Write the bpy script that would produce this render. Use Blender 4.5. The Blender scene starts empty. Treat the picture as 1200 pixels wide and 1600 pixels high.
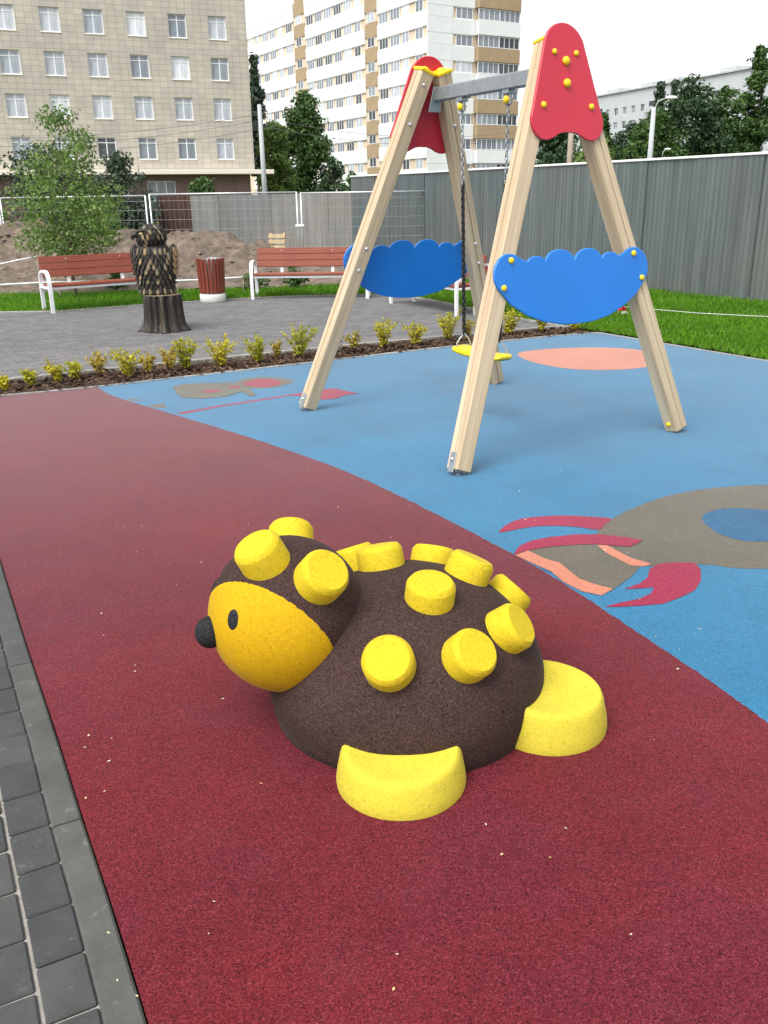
import bpy, bmesh, math, random
import numpy as np
from mathutils import Matrix, Vector, noise
random.seed(7); rng = np.random.default_rng(7)
PI = math.pi
S = bpy.context.scene
COL = S.collection
def V(*a): return Vector(a)

# ------------------------------------------------------------------ camera
cam = bpy.data.cameras.new('camera'); cam_o = bpy.data.objects.new('camera', cam); COL.objects.link(cam_o)
cam.sensor_fit = 'VERTICAL'; cam.sensor_height = 36; cam.sensor_width = 27
cam.lens = 36 * 1386.24 / 1600; cam.clip_start = 0.05; cam.clip_end = 3000
PITCH, ROLL = math.radians(19.517), math.radians(-0.8839)
fw = V(0, math.cos(PITCH), -math.sin(PITCH))
right0 = V(1, 0, 0); up0 = right0.cross(fw)
rx = right0 * math.cos(ROLL) + up0 * math.sin(ROLL); ux = rx.cross(fw)
cam_o.matrix_world = Matrix(((rx.x, ux.x, -fw.x, 0), (rx.y, ux.y, -fw.y, 0), (rx.z, ux.z, -fw.z, 1.6), (0, 0, 0, 1)))
S.camera = cam_o
S.render.resolution_x, S.render.resolution_y = 768, 1024

# ------------------------------------------------------------------ sky, sun, exposure (overcast day)
SUN_EL, SUN_AZ = math.radians(58), math.radians(215)      # azimuth clockwise from +Y
w = bpy.data.worlds.new('World'); S.world = w; w.use_nodes = True
nt = w.node_tree; nt.nodes.clear()
out = nt.nodes.new('ShaderNodeOutputWorld'); bg = nt.nodes.new('ShaderNodeBackground')
sky = nt.nodes.new('ShaderNodeTexSky'); sky.sky_type = 'NISHITA'; sky.sun_disc = False
sky.sun_elevation = SUN_EL; sky.sun_rotation = SUN_AZ; sky.air_density = 1.0; sky.dust_density = 3.0; sky.ozone_density = 1.0
hs = nt.nodes.new('ShaderNodeHueSaturation'); hs.inputs['Saturation'].default_value = 0.16; hs.inputs['Value'].default_value = 1.0
nt.links.new(sky.outputs[0], hs.inputs['Color']); nt.links.new(hs.outputs[0], bg.inputs['Color'])
bg.inputs['Strength'].default_value = 0.13
nt.links.new(bg.outputs[0], out.inputs['Surface'])
sl = bpy.data.lights.new('sun', 'SUN'); sl.energy = 1.2; sl.angle = math.radians(35); sl.color = (1, 0.97, 0.92)
so = bpy.data.objects.new('sun', sl); COL.objects.link(so)
sd = V(math.sin(SUN_AZ) * math.cos(SUN_EL), math.cos(SUN_AZ) * math.cos(SUN_EL), math.sin(SUN_EL))
so.rotation_euler = (-sd).to_track_quat('-Z', 'Y').to_euler(); so.location = (0, 0, 30)
S.view_settings.view_transform = 'Standard'; S.view_settings.look = 'None'; S.view_settings.gamma = 1.0
S.view_settings.use_curve_mapping = False
S.view_settings.exposure = 1.2

# ------------------------------------------------------------------ materials
def lin(c): return tuple((x / 12.92 if x <= .04045 else ((x + .055) / 1.055) ** 2.4) for x in [v / 255 for v in c]) + (1,)
class N:
    """small node-tree helper"""
    def __init__(s, name):
        s.m = bpy.data.materials.new(name); s.m.use_nodes = True; s.t = s.m.node_tree
        s.b = s.t.nodes['Principled BSDF']; s.o = s.t.nodes['Material Output']
    def n(s, typ, **kw):
        x = s.t.nodes.new(typ)
        for k, v in kw.items():
            if k in x.inputs: x.inputs[k].default_value = v
            else: setattr(x, k, v)
        return x
    def l(s, a, b): s.t.links.new(a, b)
    def coord(s, scale=(1, 1, 1), world=False):
        if world: src = s.n('ShaderNodeNewGeometry').outputs['Position']
        else: src = s.n('ShaderNodeTexCoord').outputs['Object']
        mp = s.n('ShaderNodeMapping'); mp.inputs['Scale'].default_value = scale
        s.l(src, mp.inputs['Vector']); return mp.outputs[0]
    def noise(s, co, scale, detail=4, rough=.55):
        x = s.n('ShaderNodeTexNoise', Scale=scale, Detail=detail, Roughness=rough); s.l(co, x.inputs['Vector']); return x.outputs['Fac']
    def ramp(s, fac, stops):
        x = s.n('ShaderNodeValToRGB'); e = x.color_ramp.elements
        while len(e) < len(stops): e.new(.5)
        for i, (p, c) in enumerate(stops): e[i].position = p; e[i].color = c if len(c) == 4 else tuple(c) + (1,)
        s.l(fac, x.inputs[0]); return x.outputs[0]
    def mix(s, fac, a, b, mode='MIX'):
        x = s.n('ShaderNodeMix', data_type='RGBA', blend_type=mode)
        if isinstance(fac, (int, float)): x.inputs[0].default_value = fac
        else: s.l(fac, x.inputs[0])
        for v, i in ((a, 6), (b, 7)):
            if isinstance(v, tuple): x.inputs[i].default_value = v if len(v) == 4 else v + (1,)
            else: s.l(v, x.inputs[i])
        return x.outputs[2]
    def bump(s, h, strength=.4, dist=.01):
        x = s.n('ShaderNodeBump', Strength=strength, Distance=dist); s.l(h, x.inputs['Height']); s.l(x.outputs[0], s.b.inputs['Normal'])
    def base(s, c):
        if isinstance(c, tuple): s.b.inputs['Base Color'].default_value = c if len(c) == 4 else c + (1,)
        else: s.l(c, s.b.inputs['Base Color'])
    def rough(s, r, spec=.5, metal=0):
        s.b.inputs['Roughness'].default_value = r; s.b.inputs['Specular IOR Level'].default_value = spec; s.b.inputs['Metallic'].default_value = metal
def sc(c, k): return tuple(min(1, x * k) for x in c[:3]) + (1,)
G1 = (1, 1, 1, 1)
def plain(name, col, rough=.5, var=.15, scale=8, metal=0, spec=.5, world=False, bump=0, bscale=60, bdist=.004):
    k = N(name); co = k.coord(world=world)
    f = k.noise(co, scale, 5, .6)
    k.base(k.ramp(f, [(.25, sc(col, 1 - var)), (.75, sc(col, 1 + var))])); k.rough(rough, spec, metal)
    if bump: k.bump(k.noise(co, bscale, 3), bump, bdist)
    return k.m
def rubber(name, col, world=True, gran=310, contrast=1.0, dirt=.18, spec=.12, rough=.75, sheen=.62, tint=None):
    """bonded rubber granulate: every granule a slightly different shade, plus broad wear"""
    k = N(name); co = k.coord(world=world)
    vo = k.n('ShaderNodeTexVoronoi', Scale=gran); k.l(co, vo.inputs['Vector'])
    sep = k.n('ShaderNodeSeparateColor'); k.l(vo.outputs['Color'], sep.inputs[0])
    c = contrast
    g = k.ramp(sep.outputs[0], [(0, sc(col, 1 - .75 * c)), (.20, sc(col, 1 - .30 * c)), (.55, col), (.85, sc(col, 1 + .25 * c)), (1, tuple(min(1, x * (1 + .45 * c) + .018 * c) for x in col[:3]) + (1,))])
    vo2 = k.n('ShaderNodeTexVoronoi', Scale=gran * .37); k.l(co, vo2.inputs['Vector'])
    sep2 = k.n('ShaderNodeSeparateColor'); k.l(vo2.outputs['Color'], sep2.inputs[0])
    g2 = k.mix(k.ramp(sep2.outputs[1], [(.0, (.3, .3, .3)), (.12, (0, 0, 0))]), g, sc(col, .45))
    big = k.noise(co, 1.3, 6, .65)
    g3 = k.mix(1.0, g2, k.ramp(big, [(.3, (1 - dirt, 1 - dirt, 1 - dirt)), (.7, (1 + dirt * .5,) * 3)]), 'MULTIPLY')
    dust = k.noise(co, 4.5, 7, .7)
    g4 = k.mix(k.ramp(dust, [(.52, (0, 0, 0)), (.8, (.22, .22, .22))]), g3, tuple(x * .7 + .03 for x in col[:3]) + (1,))
    if tint:
        tn = k.noise(co, .75, 6, .62)
        g4 = k.mix(k.ramp(tn, [(.38, (0, 0, 0)), (.66, (.85,) * 3)]), g4, k.mix(1.0, g4, tint, 'MULTIPLY'))
        sm_ = k.noise(co, 2.3, 5, .75)
        g4 = k.mix(k.ramp(sm_, [(.66, (0, 0, 0)), (.80, (.5,) * 3)]), g4, sc(col, .35))
    k.base(g4); k.rough(rough, spec)
    k.b.inputs['Sheen Weight'].default_value = sheen; k.b.inputs['Sheen Roughness'].default_value = .28
    k.bump(vo.outputs['Distance'], .28, .003)
    return k.m
RED = (.132, .0115, .0155, 1); BLUE = (.022, .148, .275, 1); YEL = (.58, .435, .020, 1); BRN = (.050, .0285, .0255, 1)
M = {}
M['red_rubber'] = rubber('red_rubber', RED, tint=(.80, 1.10, 1.6, 1))
M['blue_rubber'] = rubber('blue_rubber', BLUE, contrast=.6, tint=(1.5, .92, .88, 1))
M['dark_blue_rubber'] = rubber('dark_blue_rubber', (.012, .085, .175, 1), contrast=.7)
M['pink_rubber'] = rubber('pink_rubber', (.25, .012, .045, 1), contrast=.7)
M['peach_rubber'] = rubber('peach_rubber', (.47, .17, .105, 1), contrast=.5)
M['taupe_rubber'] = rubber('taupe_rubber', (.105, .094, .068, 1), contrast=.7)
M['brown_rubber'] = rubber('brown_rubber', BRN, world=False, gran=330, contrast=.9, dirt=.2, rough=.9, sheen=.04)
M['yellow_rubber'] = rubber('yellow_rubber', YEL, world=False, gran=330, contrast=.28, dirt=.12, rough=.75, sheen=.05)
M['foot_rubber'] = rubber('foot_rubber', (.56, .465, .045, 1), world=False, gran=330, contrast=.22, dirt=.12, rough=.75, sheen=.05)
M['face_rubber'] = rubber('face_rubber', (.50, .30, .006, 1), world=False, gran=330, contrast=.3, dirt=.1, rough=.75, sheen=.05)
M['black_rubber'] = rubber('black_rubber', (.020, .021, .023, 1), world=False, gran=330, contrast=.8, rough=.7, sheen=.02)
def timber():
    k = N('timber'); co = k.coord((26, 26, .9)); co2 = k.coord((90, 90, 1.6))
    a = k.noise(co, 1.0, 4, .55); b = k.noise(co2, 1.0, 3, .6)
    c = k.ramp(a, [(.28, (.43, .325, .205)), (.5, (.54, .42, .275)), (.72, (.62, .51, .36))])
    c = k.mix(.55, c, k.ramp(b, [(.3, (.62, .60, .55)), (.65, (1.05, 1.05, 1.05))]), 'MULTIPLY')
    blot = k.noise(k.coord((6, 6, 2)), 1.0, 4, .6)
    c = k.mix(k.ramp(blot, [(.5, (0, 0, 0)), (.8, (.45, .45, .45))]), c, (.42, .36, .27))
    k.base(c); k.rough(.55, .4); k.bump(b, .25, .002); return k.m
M['timber'] = timber()
M['groove'] = plain('groove', (.22, .15, .09, 1), .8)
M['red_plate'] = plain('red_plate', (.52, .022, .045, 1), .38, .07, 3, bump=.12, bscale=260, bdist=.001)
M['blue_plate'] = plain('blue_plate', (.008, .165, .56, 1), .34, .06, 3, bump=.12, bscale=260, bdist=.001)
M['yellow_plastic'] = plain('yellow_plastic', (.80, .54, .008, 1), .35, .06, 10)
M['galv'] = plain('galv', (.34, .37, .39, 1), .45, .16, 22, metal=.75)
M['galv_light'] = plain('galv_light', (.55, .57, .58, 1), .42, .12, 30, metal=.6)
M['chain_black'] = plain('chain_black', (.012, .012, .013, 1), .5)
M['white_paint'] = plain('white_paint', (.74, .75, .76, 1), .4, .06, 6)
M['slat_red'] = None
def slat():
    k = N('slat_red'); co = k.coord((2.2, 55, 55)); a = k.noise(co, 1, 4, .6)
    k.base(k.ramp(a, [(.25, (.17, .036, .018)), (.55, (.235, .055, .027)), (.8, (.30, .080, .043))])); k.rough(.42, .5); k.bump(a, .2, .002); return k.m
M['slat_red'] = slat()
def slat_v():
    k = N('slat_red_upright'); co = k.coord((50, 50, 3)); a = k.noise(co, 1, 4, .6)
    k.base(k.ramp(a, [(.25, (.135, .026, .014)), (.55, (.185, .038, .019)), (.8, (.24, .055, .028))])); k.rough(.45, .5); return k.m
M['slat_red_upright'] = slat_v()
M['concrete_light'] = plain('concrete_light', (.58, .57, .54, 1), .85, .12, 9, bump=.3)
def paver_mat(name, col):
    k = N(name); co = k.coord(world=True)
    oi = k.n('ShaderNodeObjectInfo'); ri = k.n('ShaderNodeNewGeometry')
    tone = k.mix(1.0, col, k.ramp(oi.outputs['Random'], [(0, (.84, .85, .88)), (1, (1.14, 1.12, 1.08))]), 'MULTIPLY')
    tone = k.mix(1.0, tone, k.ramp(ri.outputs['Random Per Island'], [(0, (.85, .86, .88)), (1, (1.13, 1.12, 1.10))]), 'MULTIPLY')
    f = k.noise(co, 7, 6, .65); g = k.noise(co, 260, 3, .7)
    tone = k.mix(1.0, tone, k.ramp(f, [(.3, (.82,) * 3), (.7, (1.15,) * 3)]), 'MULTIPLY')
    tone = k.mix(1.0, tone, k.ramp(g, [(.3, (.78,) * 3), (.7, (1.2,) * 3)]), 'MULTIPLY')
    st = k.noise(co, 22, 5, .7)
    tone = k.mix(k.ramp(st, [(.60, (0, 0, 0)), (.78, (.35,) * 3)]), tone, (.30, .29, .26))
    k.base(tone); k.rough(.85, .2); k.bump(g, .45, .003); return k.m
M['paver_dark'] = paver_mat('paver_dark', (.058, .060, .060, 1))
M['paver_grey'] = paver_mat('paver_grey', (.150, .147, .147, 1))
M['kerb'] = paver_mat('kerb', (.074, .076, .073, 1))
M['kerb_pale'] = paver_mat('kerb_pale', (.27, .265, .25, 1))
M['joint_sand'] = plain('joint_sand', (.26, .245, .22, 1), .95, .3, 60, world=True, bump=.5, bscale=180)
M['joint_dark'] = plain('joint_dark', (.07, .067, .064, 1), .95, .3, 60, world=True, bump=.4, bscale=180)
def soil(name, a, b, scale=14):
    k = N(name); co = k.coord(world=True); f = k.noise(co, scale, 8, .7); g = k.noise(co, 1.1, 5, .6)
    c = k.ramp(f, [(.3, a), (.7, b)]); c = k.mix(1.0, c, k.ramp(g, [(.3, (.7,) * 3), (.7, (1.2,) * 3)]), 'MULTIPLY')
    k.base(c); k.rough(.95, .2); k.bump(f, .8, .03); return k.m
M['soil'] = soil('soil', (.020, .012, .008), (.070, .042, .028))
M['dirt'] = soil('dirt', (.075, .058, .045), (.215, .170, .135), 6)
M['earth'] = soil('earth', (.06, .07, .03), (.14, .13, .06), 2)
M['lawn_base'] = soil('lawn_base', (.045, .095, .012), (.10, .18, .022), 9)
M['clod'] = soil('clod', (.12, .095, .075), (.25, .20, .16), 12)
M['chip'] = soil('chip', (.045, .026, .017), (.16, .10, .065), 18)
def leaf(name, dark, light, trans=.35, vein=False):
    k = N(name); ri = k.n('ShaderNodeNewGeometry'); co = k.coord(world=True)
    f = k.noise(co, .9 if not vein else 6, 3)
    c = k.ramp(ri.outputs['Random Per Island'], [(0, dark), (.6, tuple((a + b) / 2 for a, b in zip(dark, light))), (1, light)])
    c = k.mix(1.0, c, k.ramp(f, [(.3, (.75, .8, .8)), (.7, (1.2, 1.15, 1.0))]), 'MULTIPLY')
    k.base(c); k.rough(.5, .35)
    tr = k.n('ShaderNodeBsdfTranslucent'); k.l(c, tr.inputs['Color'])
    mx = k.n('ShaderNodeMixShader'); mx.inputs[0].default_value = trans
    k.l(k.b.outputs[0], mx.inputs[1]); k.l(tr.outputs[0], mx.inputs[2]); k.l(mx.outputs[0], k.o.inputs['Surface']); return k.m
M['grass'] = leaf('grass', (.062, .185, .007), (.165, .36, .016), .4)
M['leaf_young'] = leaf('leaf_young', (.085, .165, .040), (.25, .36, .10), .45)
M['leaf_mid'] = leaf('leaf_mid', (.030, .075, .016), (.085, .165, .035), .3)
M['leaf_dark'] = leaf('leaf_dark', (.016, .042, .016), (.050, .105, .034), .25)
M['leaf_grey'] = leaf('leaf_grey', (.035, .060, .040), (.080, .120, .075), .25)
M['leaf_shrub'] = leaf('leaf_shrub', (.32, .29, .016), (.66, .60, .050), .4)
M['leaf_shrub_green'] = leaf('leaf_shrub_green', (.25, .28, .018), (.56, .54, .050), .4)
M['leaf_shrub_red'] = leaf('leaf_shrub_red', (.30, .21, .020), (.62, .50, .060), .4)
M['bark'] = plain('bark', (.085, .065, .05, 1), .9, .35, 18, bump=.5)
M['twig'] = plain('twig', (.16, .09, .05, 1), .8, .25, 18)
def carved(name, a, b, c):
    k = N(name); co = k.coord((14, 14, 3)); f = k.noise(co, 1, 6, .65)
    k.base(k.ramp(f, [(.32, a), (.55, b), (.76, c)])); k.rough(.6, .45); k.bump(f, .6, .01); return k.m
M['carved_dark'] = carved('carved_dark', (.006, .005, .004), (.016, .012, .009), (.050, .035, .022))
M['carved_bark'] = carved('carved_bark', (.007, .006, .005), (.028, .021, .015), (.105, .082, .056))
M['carved_light'] = carved('carved_light', (.09, .065, .032), (.20, .155, .09), (.36, .31, .23))
M['carved_gold'] = carved('carved_gold', (.16, .095, .035), (.30, .20, .09), (.48, .38, .24))
M['eye'] = plain('eye', (.8, .72, .35, 1), .3)
M['wood_pale'] = plain('wood_pale', (.46, .36, .22, 1), .8, .25, 12)
def sheet_metal(name, col, metal=.5):
    k = N(name); co = k.coord((9, 9, .35), world=True); f = k.noise(co, 1.0, 5, .6)
    co2 = k.coord((60, 60, .8), world=True); g = k.noise(co2, 1.0, 3, .6)
    oi = k.n('ShaderNodeObjectInfo')
    c = k.ramp(f, [(.3, sc(col, .75)), (.7, sc(col, 1.2))])
    c = k.mix(1.0, c, k.ramp(oi.outputs['Random'], [(0, (.86,) * 3), (1, (1.1,) * 3)]), 'MULTIPLY')
    c = k.mix(k.ramp(g, [(.70, (0, 0, 0)), (.80, (.6,) * 3)]), c, sc(col, 2.2))
    br_ = k.noise(k.coord((.35, .35, .5), world=True), 1.0, 4, .6)
    c = k.mix(k.ramp(br_, [(.40, (0, 0, 0)), (.62, (.75,) * 3)]), c, k.mix(1.0, c, (1.22, 1.02, .95), 'MULTIPLY'))
    k.base(c); k.rough(.42, .5, metal)
    k.l(k.ramp(g, [(.3, (.42,) * 3), (.7, (.60,) * 3)]), k.b.inputs['Roughness']); return k.m
M['fence_sheet'] = sheet_metal('fence_sheet', (.135, .165, .168, 1))
M['fence_brown'] = sheet_metal('fence_brown', (.095, .055, .045, 1))
M['fence_grey'] = sheet_metal('fence_grey', (.20, .21, .205, 1), .25)
def facade_tiles():
    k = N('facade_tiles'); co = k.coord()
    sp = k.n('ShaderNodeSeparateXYZ'); k.l(co, sp.inputs[0]); cb = k.n('ShaderNodeCombineXYZ')
    k.l(sp.outputs[0], cb.inputs[0]); k.l(sp.outputs[2], cb.inputs[1])
    br = k.n('ShaderNodeTexBrick', offset=0.0, squash=1.0, Scale=1.0)
    br.inputs['Brick Width'].default_value = .62; br.inputs['Row Height'].default_value = .42; br.inputs['Mortar Size'].default_value = .022
    br.inputs['Color1'].default_value = (.50, .46, .39, 1); br.inputs['Color2'].default_value = (.43, .40, .345, 1); br.inputs['Mortar'].default_value = (.33, .30, .26, 1)
    k.l(cb.outputs[0], br.inputs['Vector'])
    f = k.noise(co, .35, 5, .6)
    k.base(k.mix(1.0, br.outputs[0], k.ramp(f, [(.3, (.86,) * 3), (.7, (1.1,) * 3)]), 'MULTIPLY')); k.rough(.7, .4); return k.m
M['facade_tiles'] = facade_tiles()
M['brown_cladding'] = plain('brown_cladding', (.17, .115, .10, 1), .7, .2, 1.5)
M['canopy'] = plain('canopy', (.72, .66, .58, 1), .7, .06, 1)
M['panel_white'] = plain('panel_white', (.74, .77, .77, 1), .75, .05, .6)
M['panel_tan'] = plain('panel_tan', (.37, .275, .165, 1), .8, .10, .9)
M['panel_cream'] = plain('panel_cream', (.66, .55, .41, 1), .8, .08, .9)
M['panel_seam'] = plain('panel_seam', (.45, .47, .48, 1), .8, .1, .9)
M['roof_brick'] = plain('roof_brick', (.36, .22, .15, 1), .9, .12, 1)
M['block_grey'] = plain('block_grey', (.46, .50, .51, 1), .8, .07, .4)
M['pvc'] = plain('pvc', (.80, .81, .82, 1), .4, .03, 1)
def glass(name, col, r=.12, spec=.6):
    k = N(name); oi = k.n('ShaderNodeObjectInfo'); co = k.coord((2.2, 2.2, .35)); f = k.noise(co, 1.0, 3, .6)
    c = k.mix(1.0, col, k.ramp(oi.outputs['Random'], [(0, (.6, .62, .66)), (1, (1.25, 1.22, 1.18))]), 'MULTIPLY')
    c = k.mix(1.0, c, k.ramp(f, [(.35, (.7,) * 3), (.65, (1.2,) * 3)]), 'MULTIPLY')
    k.base(c); k.rough(r, spec); return k.m
M['glass_curtain'] = glass('glass_curtain', (.52, .57, .62, 1), .25)
M['glass_mid'] = glass('glass_mid', (.23, .27, .31, 1))
M['glass_dark'] = glass('glass_dark', (.055, .065, .075, 1))
M['pole_concrete'] = plain('pole_concrete', (.38, .40, .41, 1), .8, .08, 2)
M['pole_wood'] = plain('pole_wood', (.30, .25, .20, 1), .9, .2, 3)
M['wire'] = plain('wire', (.12, .13, .14, 1), .6)
M['rope_white'] = plain('rope_white', (.78, .80, .82, 1), .6, .08, 20)
M['tape_red'] = plain('tape_red', (.62, .03, .03, 1), .45)
M['petal'] = leaf('petal', (.55, .40, .18), (.80, .76, .60), .2)

# ------------------------------------------------------------------ mesh helpers
class MB:
    def __init__(s): s.v = []; s.f = []; s.sm = []
    def add(s, vs, fs, smooth=False):
        o = len(s.v); s.v += [tuple(p) for p in vs]; s.f += [tuple(i + o for i in q) for q in fs]; s.sm += [smooth] * len(fs); return s
    def box(s, x0, x1, y0, y1, z0, z1, m=None):
        vs = [V(x, y, z) for x in (x0, x1) for y in (y0, y1) for z in (z0, z1)]
        if m: vs = [m @ p for p in vs]
        return s.add(vs, [(0, 1, 3, 2), (4, 6, 7, 5), (0, 4, 5, 1), (2, 3, 7, 6), (0, 2, 6, 4), (1, 5, 7, 3)])
    def cbox(s, x0, x1, y0, y1, z0, z1, c=.005, m=None):
        """box with all edges chamfered"""
        vs = []; idx = {}
        X = (x0, x1); Y = (y0, y1); Z = (z0, z1); sg = (1, -1)
        for i in (0, 1):
            for j in (0, 1):
                for k in (0, 1):
                    for a in range(3):
                        p = [X[i] + sg[i] * c, Y[j] + sg[j] * c, Z[k] + sg[k] * c]; p[a] = (X[i], Y[j], Z[k])[a]
                        idx[i, j, k, a] = len(vs); vs.append(V(*p))
        fs = []
        for i in (0, 1): fs.append([idx[i, 0, 0, 0], idx[i, 1, 0, 0], idx[i, 1, 1, 0], idx[i, 0, 1, 0]][::1 if i else -1])
        for j in (0, 1): fs.append([idx[0, j, 0, 1], idx[1, j, 0, 1], idx[1, j, 1, 1], idx[0, j, 1, 1]][::-1 if j else 1])
        for k in (0, 1): fs.append([idx[0, 0, k, 2], idx[1, 0, k, 2], idx[1, 1, k, 2], idx[0, 1, k, 2]][::1 if k else -1])
        def edge(p, q, a, b): fs.append([idx[p + (a,)], idx[q + (a,)], idx[q + (b,)], idx[p + (b,)]])
        for i in (0, 1):
            for j in (0, 1):
                edge((i, j, 0), (i, j, 1), 0, 1); edge((i, 0, j), (i, 1, j), 0, 2); edge((0, i, j), (1, i, j), 1, 2)
                for k in (0, 1): fs.append([idx[i, j, k, 0], idx[i, j, k, 1], idx[i, j, k, 2]])
        if m: vs = [m @ p for p in vs]
        return s.add(vs, fs)
    def tube(s, pts, r, n=8, caps=True, smooth=True):
        pts = [Vector(p) for p in pts]; rs = r if isinstance(r, (list, tuple)) else [r] * len(pts)
        rings = []; t = (pts[1] - pts[0]).normalized(); ref = V(0, 0, 1) if abs(t.z) < .9 else V(1, 0, 0)
        u = t.cross(ref).normalized()
        for i, p in enumerate(pts):
            t = (pts[min(i + 1, len(pts) - 1)] - pts[max(i - 1, 0)]).normalized()
            u = (u - t * u.dot(t)).normalized(); w_ = t.cross(u)
            rings.append([p + (u * math.cos(2 * PI * k / n) + w_ * math.sin(2 * PI * k / n)) * rs[i] for k in range(n)])
        vs = [q for rg in rings for q in rg]
        fs = [(i * n + k, i * n + (k + 1) % n, (i + 1) * n + (k + 1) % n, (i + 1) * n + k) for i in range(len(pts) - 1) for k in range(n)]
        if caps: fs += [tuple(range(n))[::-1], tuple((len(pts) - 1) * n + k for k in range(n))]
        return s.add(vs, fs, smooth)
    def lathe(s, prof, n=32, m=None, rad=None, smooth=True, cap=True):
        """prof: (r, z); rad(theta, z, r) may modulate"""
        vs = []
        for r, z in prof:
            for k in range(n):
                a = 2 * PI * k / n; rr = rad(a, z, r) if rad else r
                p = V(rr * math.cos(a), rr * math.sin(a), z); vs.append(m @ p if m else p)
        fs = [(i * n + k, i * n + (k + 1) % n, (i + 1) * n + (k + 1) % n, (i + 1) * n + k) for i in range(len(prof) - 1) for k in range(n)]
        if cap: fs += [tuple(range(n))[::-1], tuple((len(prof) - 1) * n + k for k in range(n))]
        return s.add(vs, fs, smooth)
    def ball(s, c, r, nu=16, nv=10, m=None):
        c = Vector(c); r = (r, r, r) if not isinstance(r, (tuple, list)) else r
        vs = [V(0, 0, -1)] + [V(math.cos(2 * PI * k / nu) * math.sin(PI * i / nv), math.sin(2 * PI * k / nu) * math.sin(PI * i / nv), -math.cos(PI * i / nv)) for i in range(1, nv) for k in range(nu)] + [V(0, 0, 1)]
        vs = [V(p.x * r[0], p.y * r[1], p.z * r[2]) for p in vs]
        vs = [(m @ p if m else p) + c for p in vs]
        fs = [(0, 1 + (k + 1) % nu, 1 + k) for k in range(nu)]
        for i in range(nv - 2): fs += [(1 + i * nu + k, 1 + i * nu + (k + 1) % nu, 1 + (i + 1) * nu + (k + 1) % nu, 1 + (i + 1) * nu + k) for k in range(nu)]
        e = len(vs) - 1; b = 1 + (nv - 2) * nu
        fs += [(e, b + k, b + (k + 1) % nu) for k in range(nu)]
        return s.add(vs, fs, True)
    def mesh(s, name, mat):
        me = bpy.data.meshes.new(name); me.from_pydata(s.v, [], s.f); me.polygons.foreach_set('use_smooth', s.sm); me.update()
        if mat: me.materials.append(M[mat] if isinstance(mat, str) else mat)
        return me
    def build(s, name, mat, parent=None, sharp=None, **k):
        me = s.mesh(name, mat)
        if sharp: me.set_sharp_from_angle(angle=math.radians(sharp))
        return put(name, me, parent, **k)
def put(name, me, parent=None, loc=None, rot=None, mtx=None):
    o = bpy.data.objects.new(name, me); COL.objects.link(o)
    if parent: o.parent = parent
    if mtx is not None: o.matrix_local = mtx
    else:
        if loc: o.location = loc
        if rot: o.rotation_euler = rot
    return o
def tag(o, label=None, cat=None, group=None, kind=None):
    if label: o['label'] = label
    if cat: o['category'] = cat
    if group: o['group'] = group
    if kind: o['kind'] = kind
    return o
def empty(name, loc=(0, 0, 0), rz=0):
    o = bpy.data.objects.new(name, None); COL.objects.link(o); o.location = loc; o.rotation_euler = (0, 0, rz); o.empty_display_size = .2; return o
def np_mesh(name, verts, nper, mat, smooth=False):
    """verts (K*nper,3): K separate polygons with nper corners"""
    K = len(verts) // nper; me = bpy.data.meshes.new(name)
    me.vertices.add(K * nper); me.vertices.foreach_set('co', np.ascontiguousarray(verts, dtype=np.float32).ravel())
    me.loops.add(K * nper); me.loops.foreach_set('vertex_index', np.arange(K * nper, dtype=np.int32))
    me.polygons.add(K); me.polygons.foreach_set('loop_start', np.arange(0, K * nper, nper, dtype=np.int32))
    try: me.polygons.foreach_set('loop_total', np.full(K, nper, dtype=np.int32))
    except Exception: pass
    me.update(calc_edges=True); me.validate()
    me.materials.append(M[mat]); return me
def spline(P, per=8, closed=False):
    P = [Vector(p) if len(p) == 3 else Vector((p[0], p[1], 0)) for p in P]; n = len(P); o = []
    for i in range(n if closed else n - 1):
        g = (lambda k: P[k % n]) if closed else (lambda k: P[max(0, min(n - 1, k))])
        a, b, c, d = g(i - 1), g(i), g(i + 1), g(i + 2)
        for k in range(per):
            t = k / per
            o.append(.5 * ((2 * b) + (c - a) * t + (2 * a - 5 * b + 4 * c - d) * t * t + (3 * b - a - 3 * c + d) * t ** 3))
    if not closed: o.append(P[-1])
    return o
def sheet(name, pts, z, mat, parent=None, kind='structure', thick=0):
    pts = [(p[0], p[1]) for p in pts]; mb = MB(); n = len(pts)
    ar = sum(pts[i][0] * pts[(i + 1) % n][1] - pts[(i + 1) % n][0] * pts[i][1] for i in range(n))
    if ar < 0: pts = pts[::-1]
    mb.add([(x, y, z) for x, y in pts], [tuple(range(n))])
    if thick: mb.add([(x, y, zz) for zz in (z, z - thick) for x, y in pts], [(i, i + n, (i + 1) % n + n, (i + 1) % n) for i in range(n)])
    o = mb.build(name, mat, parent)
    if kind: o['kind'] = kind
    return o
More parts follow.
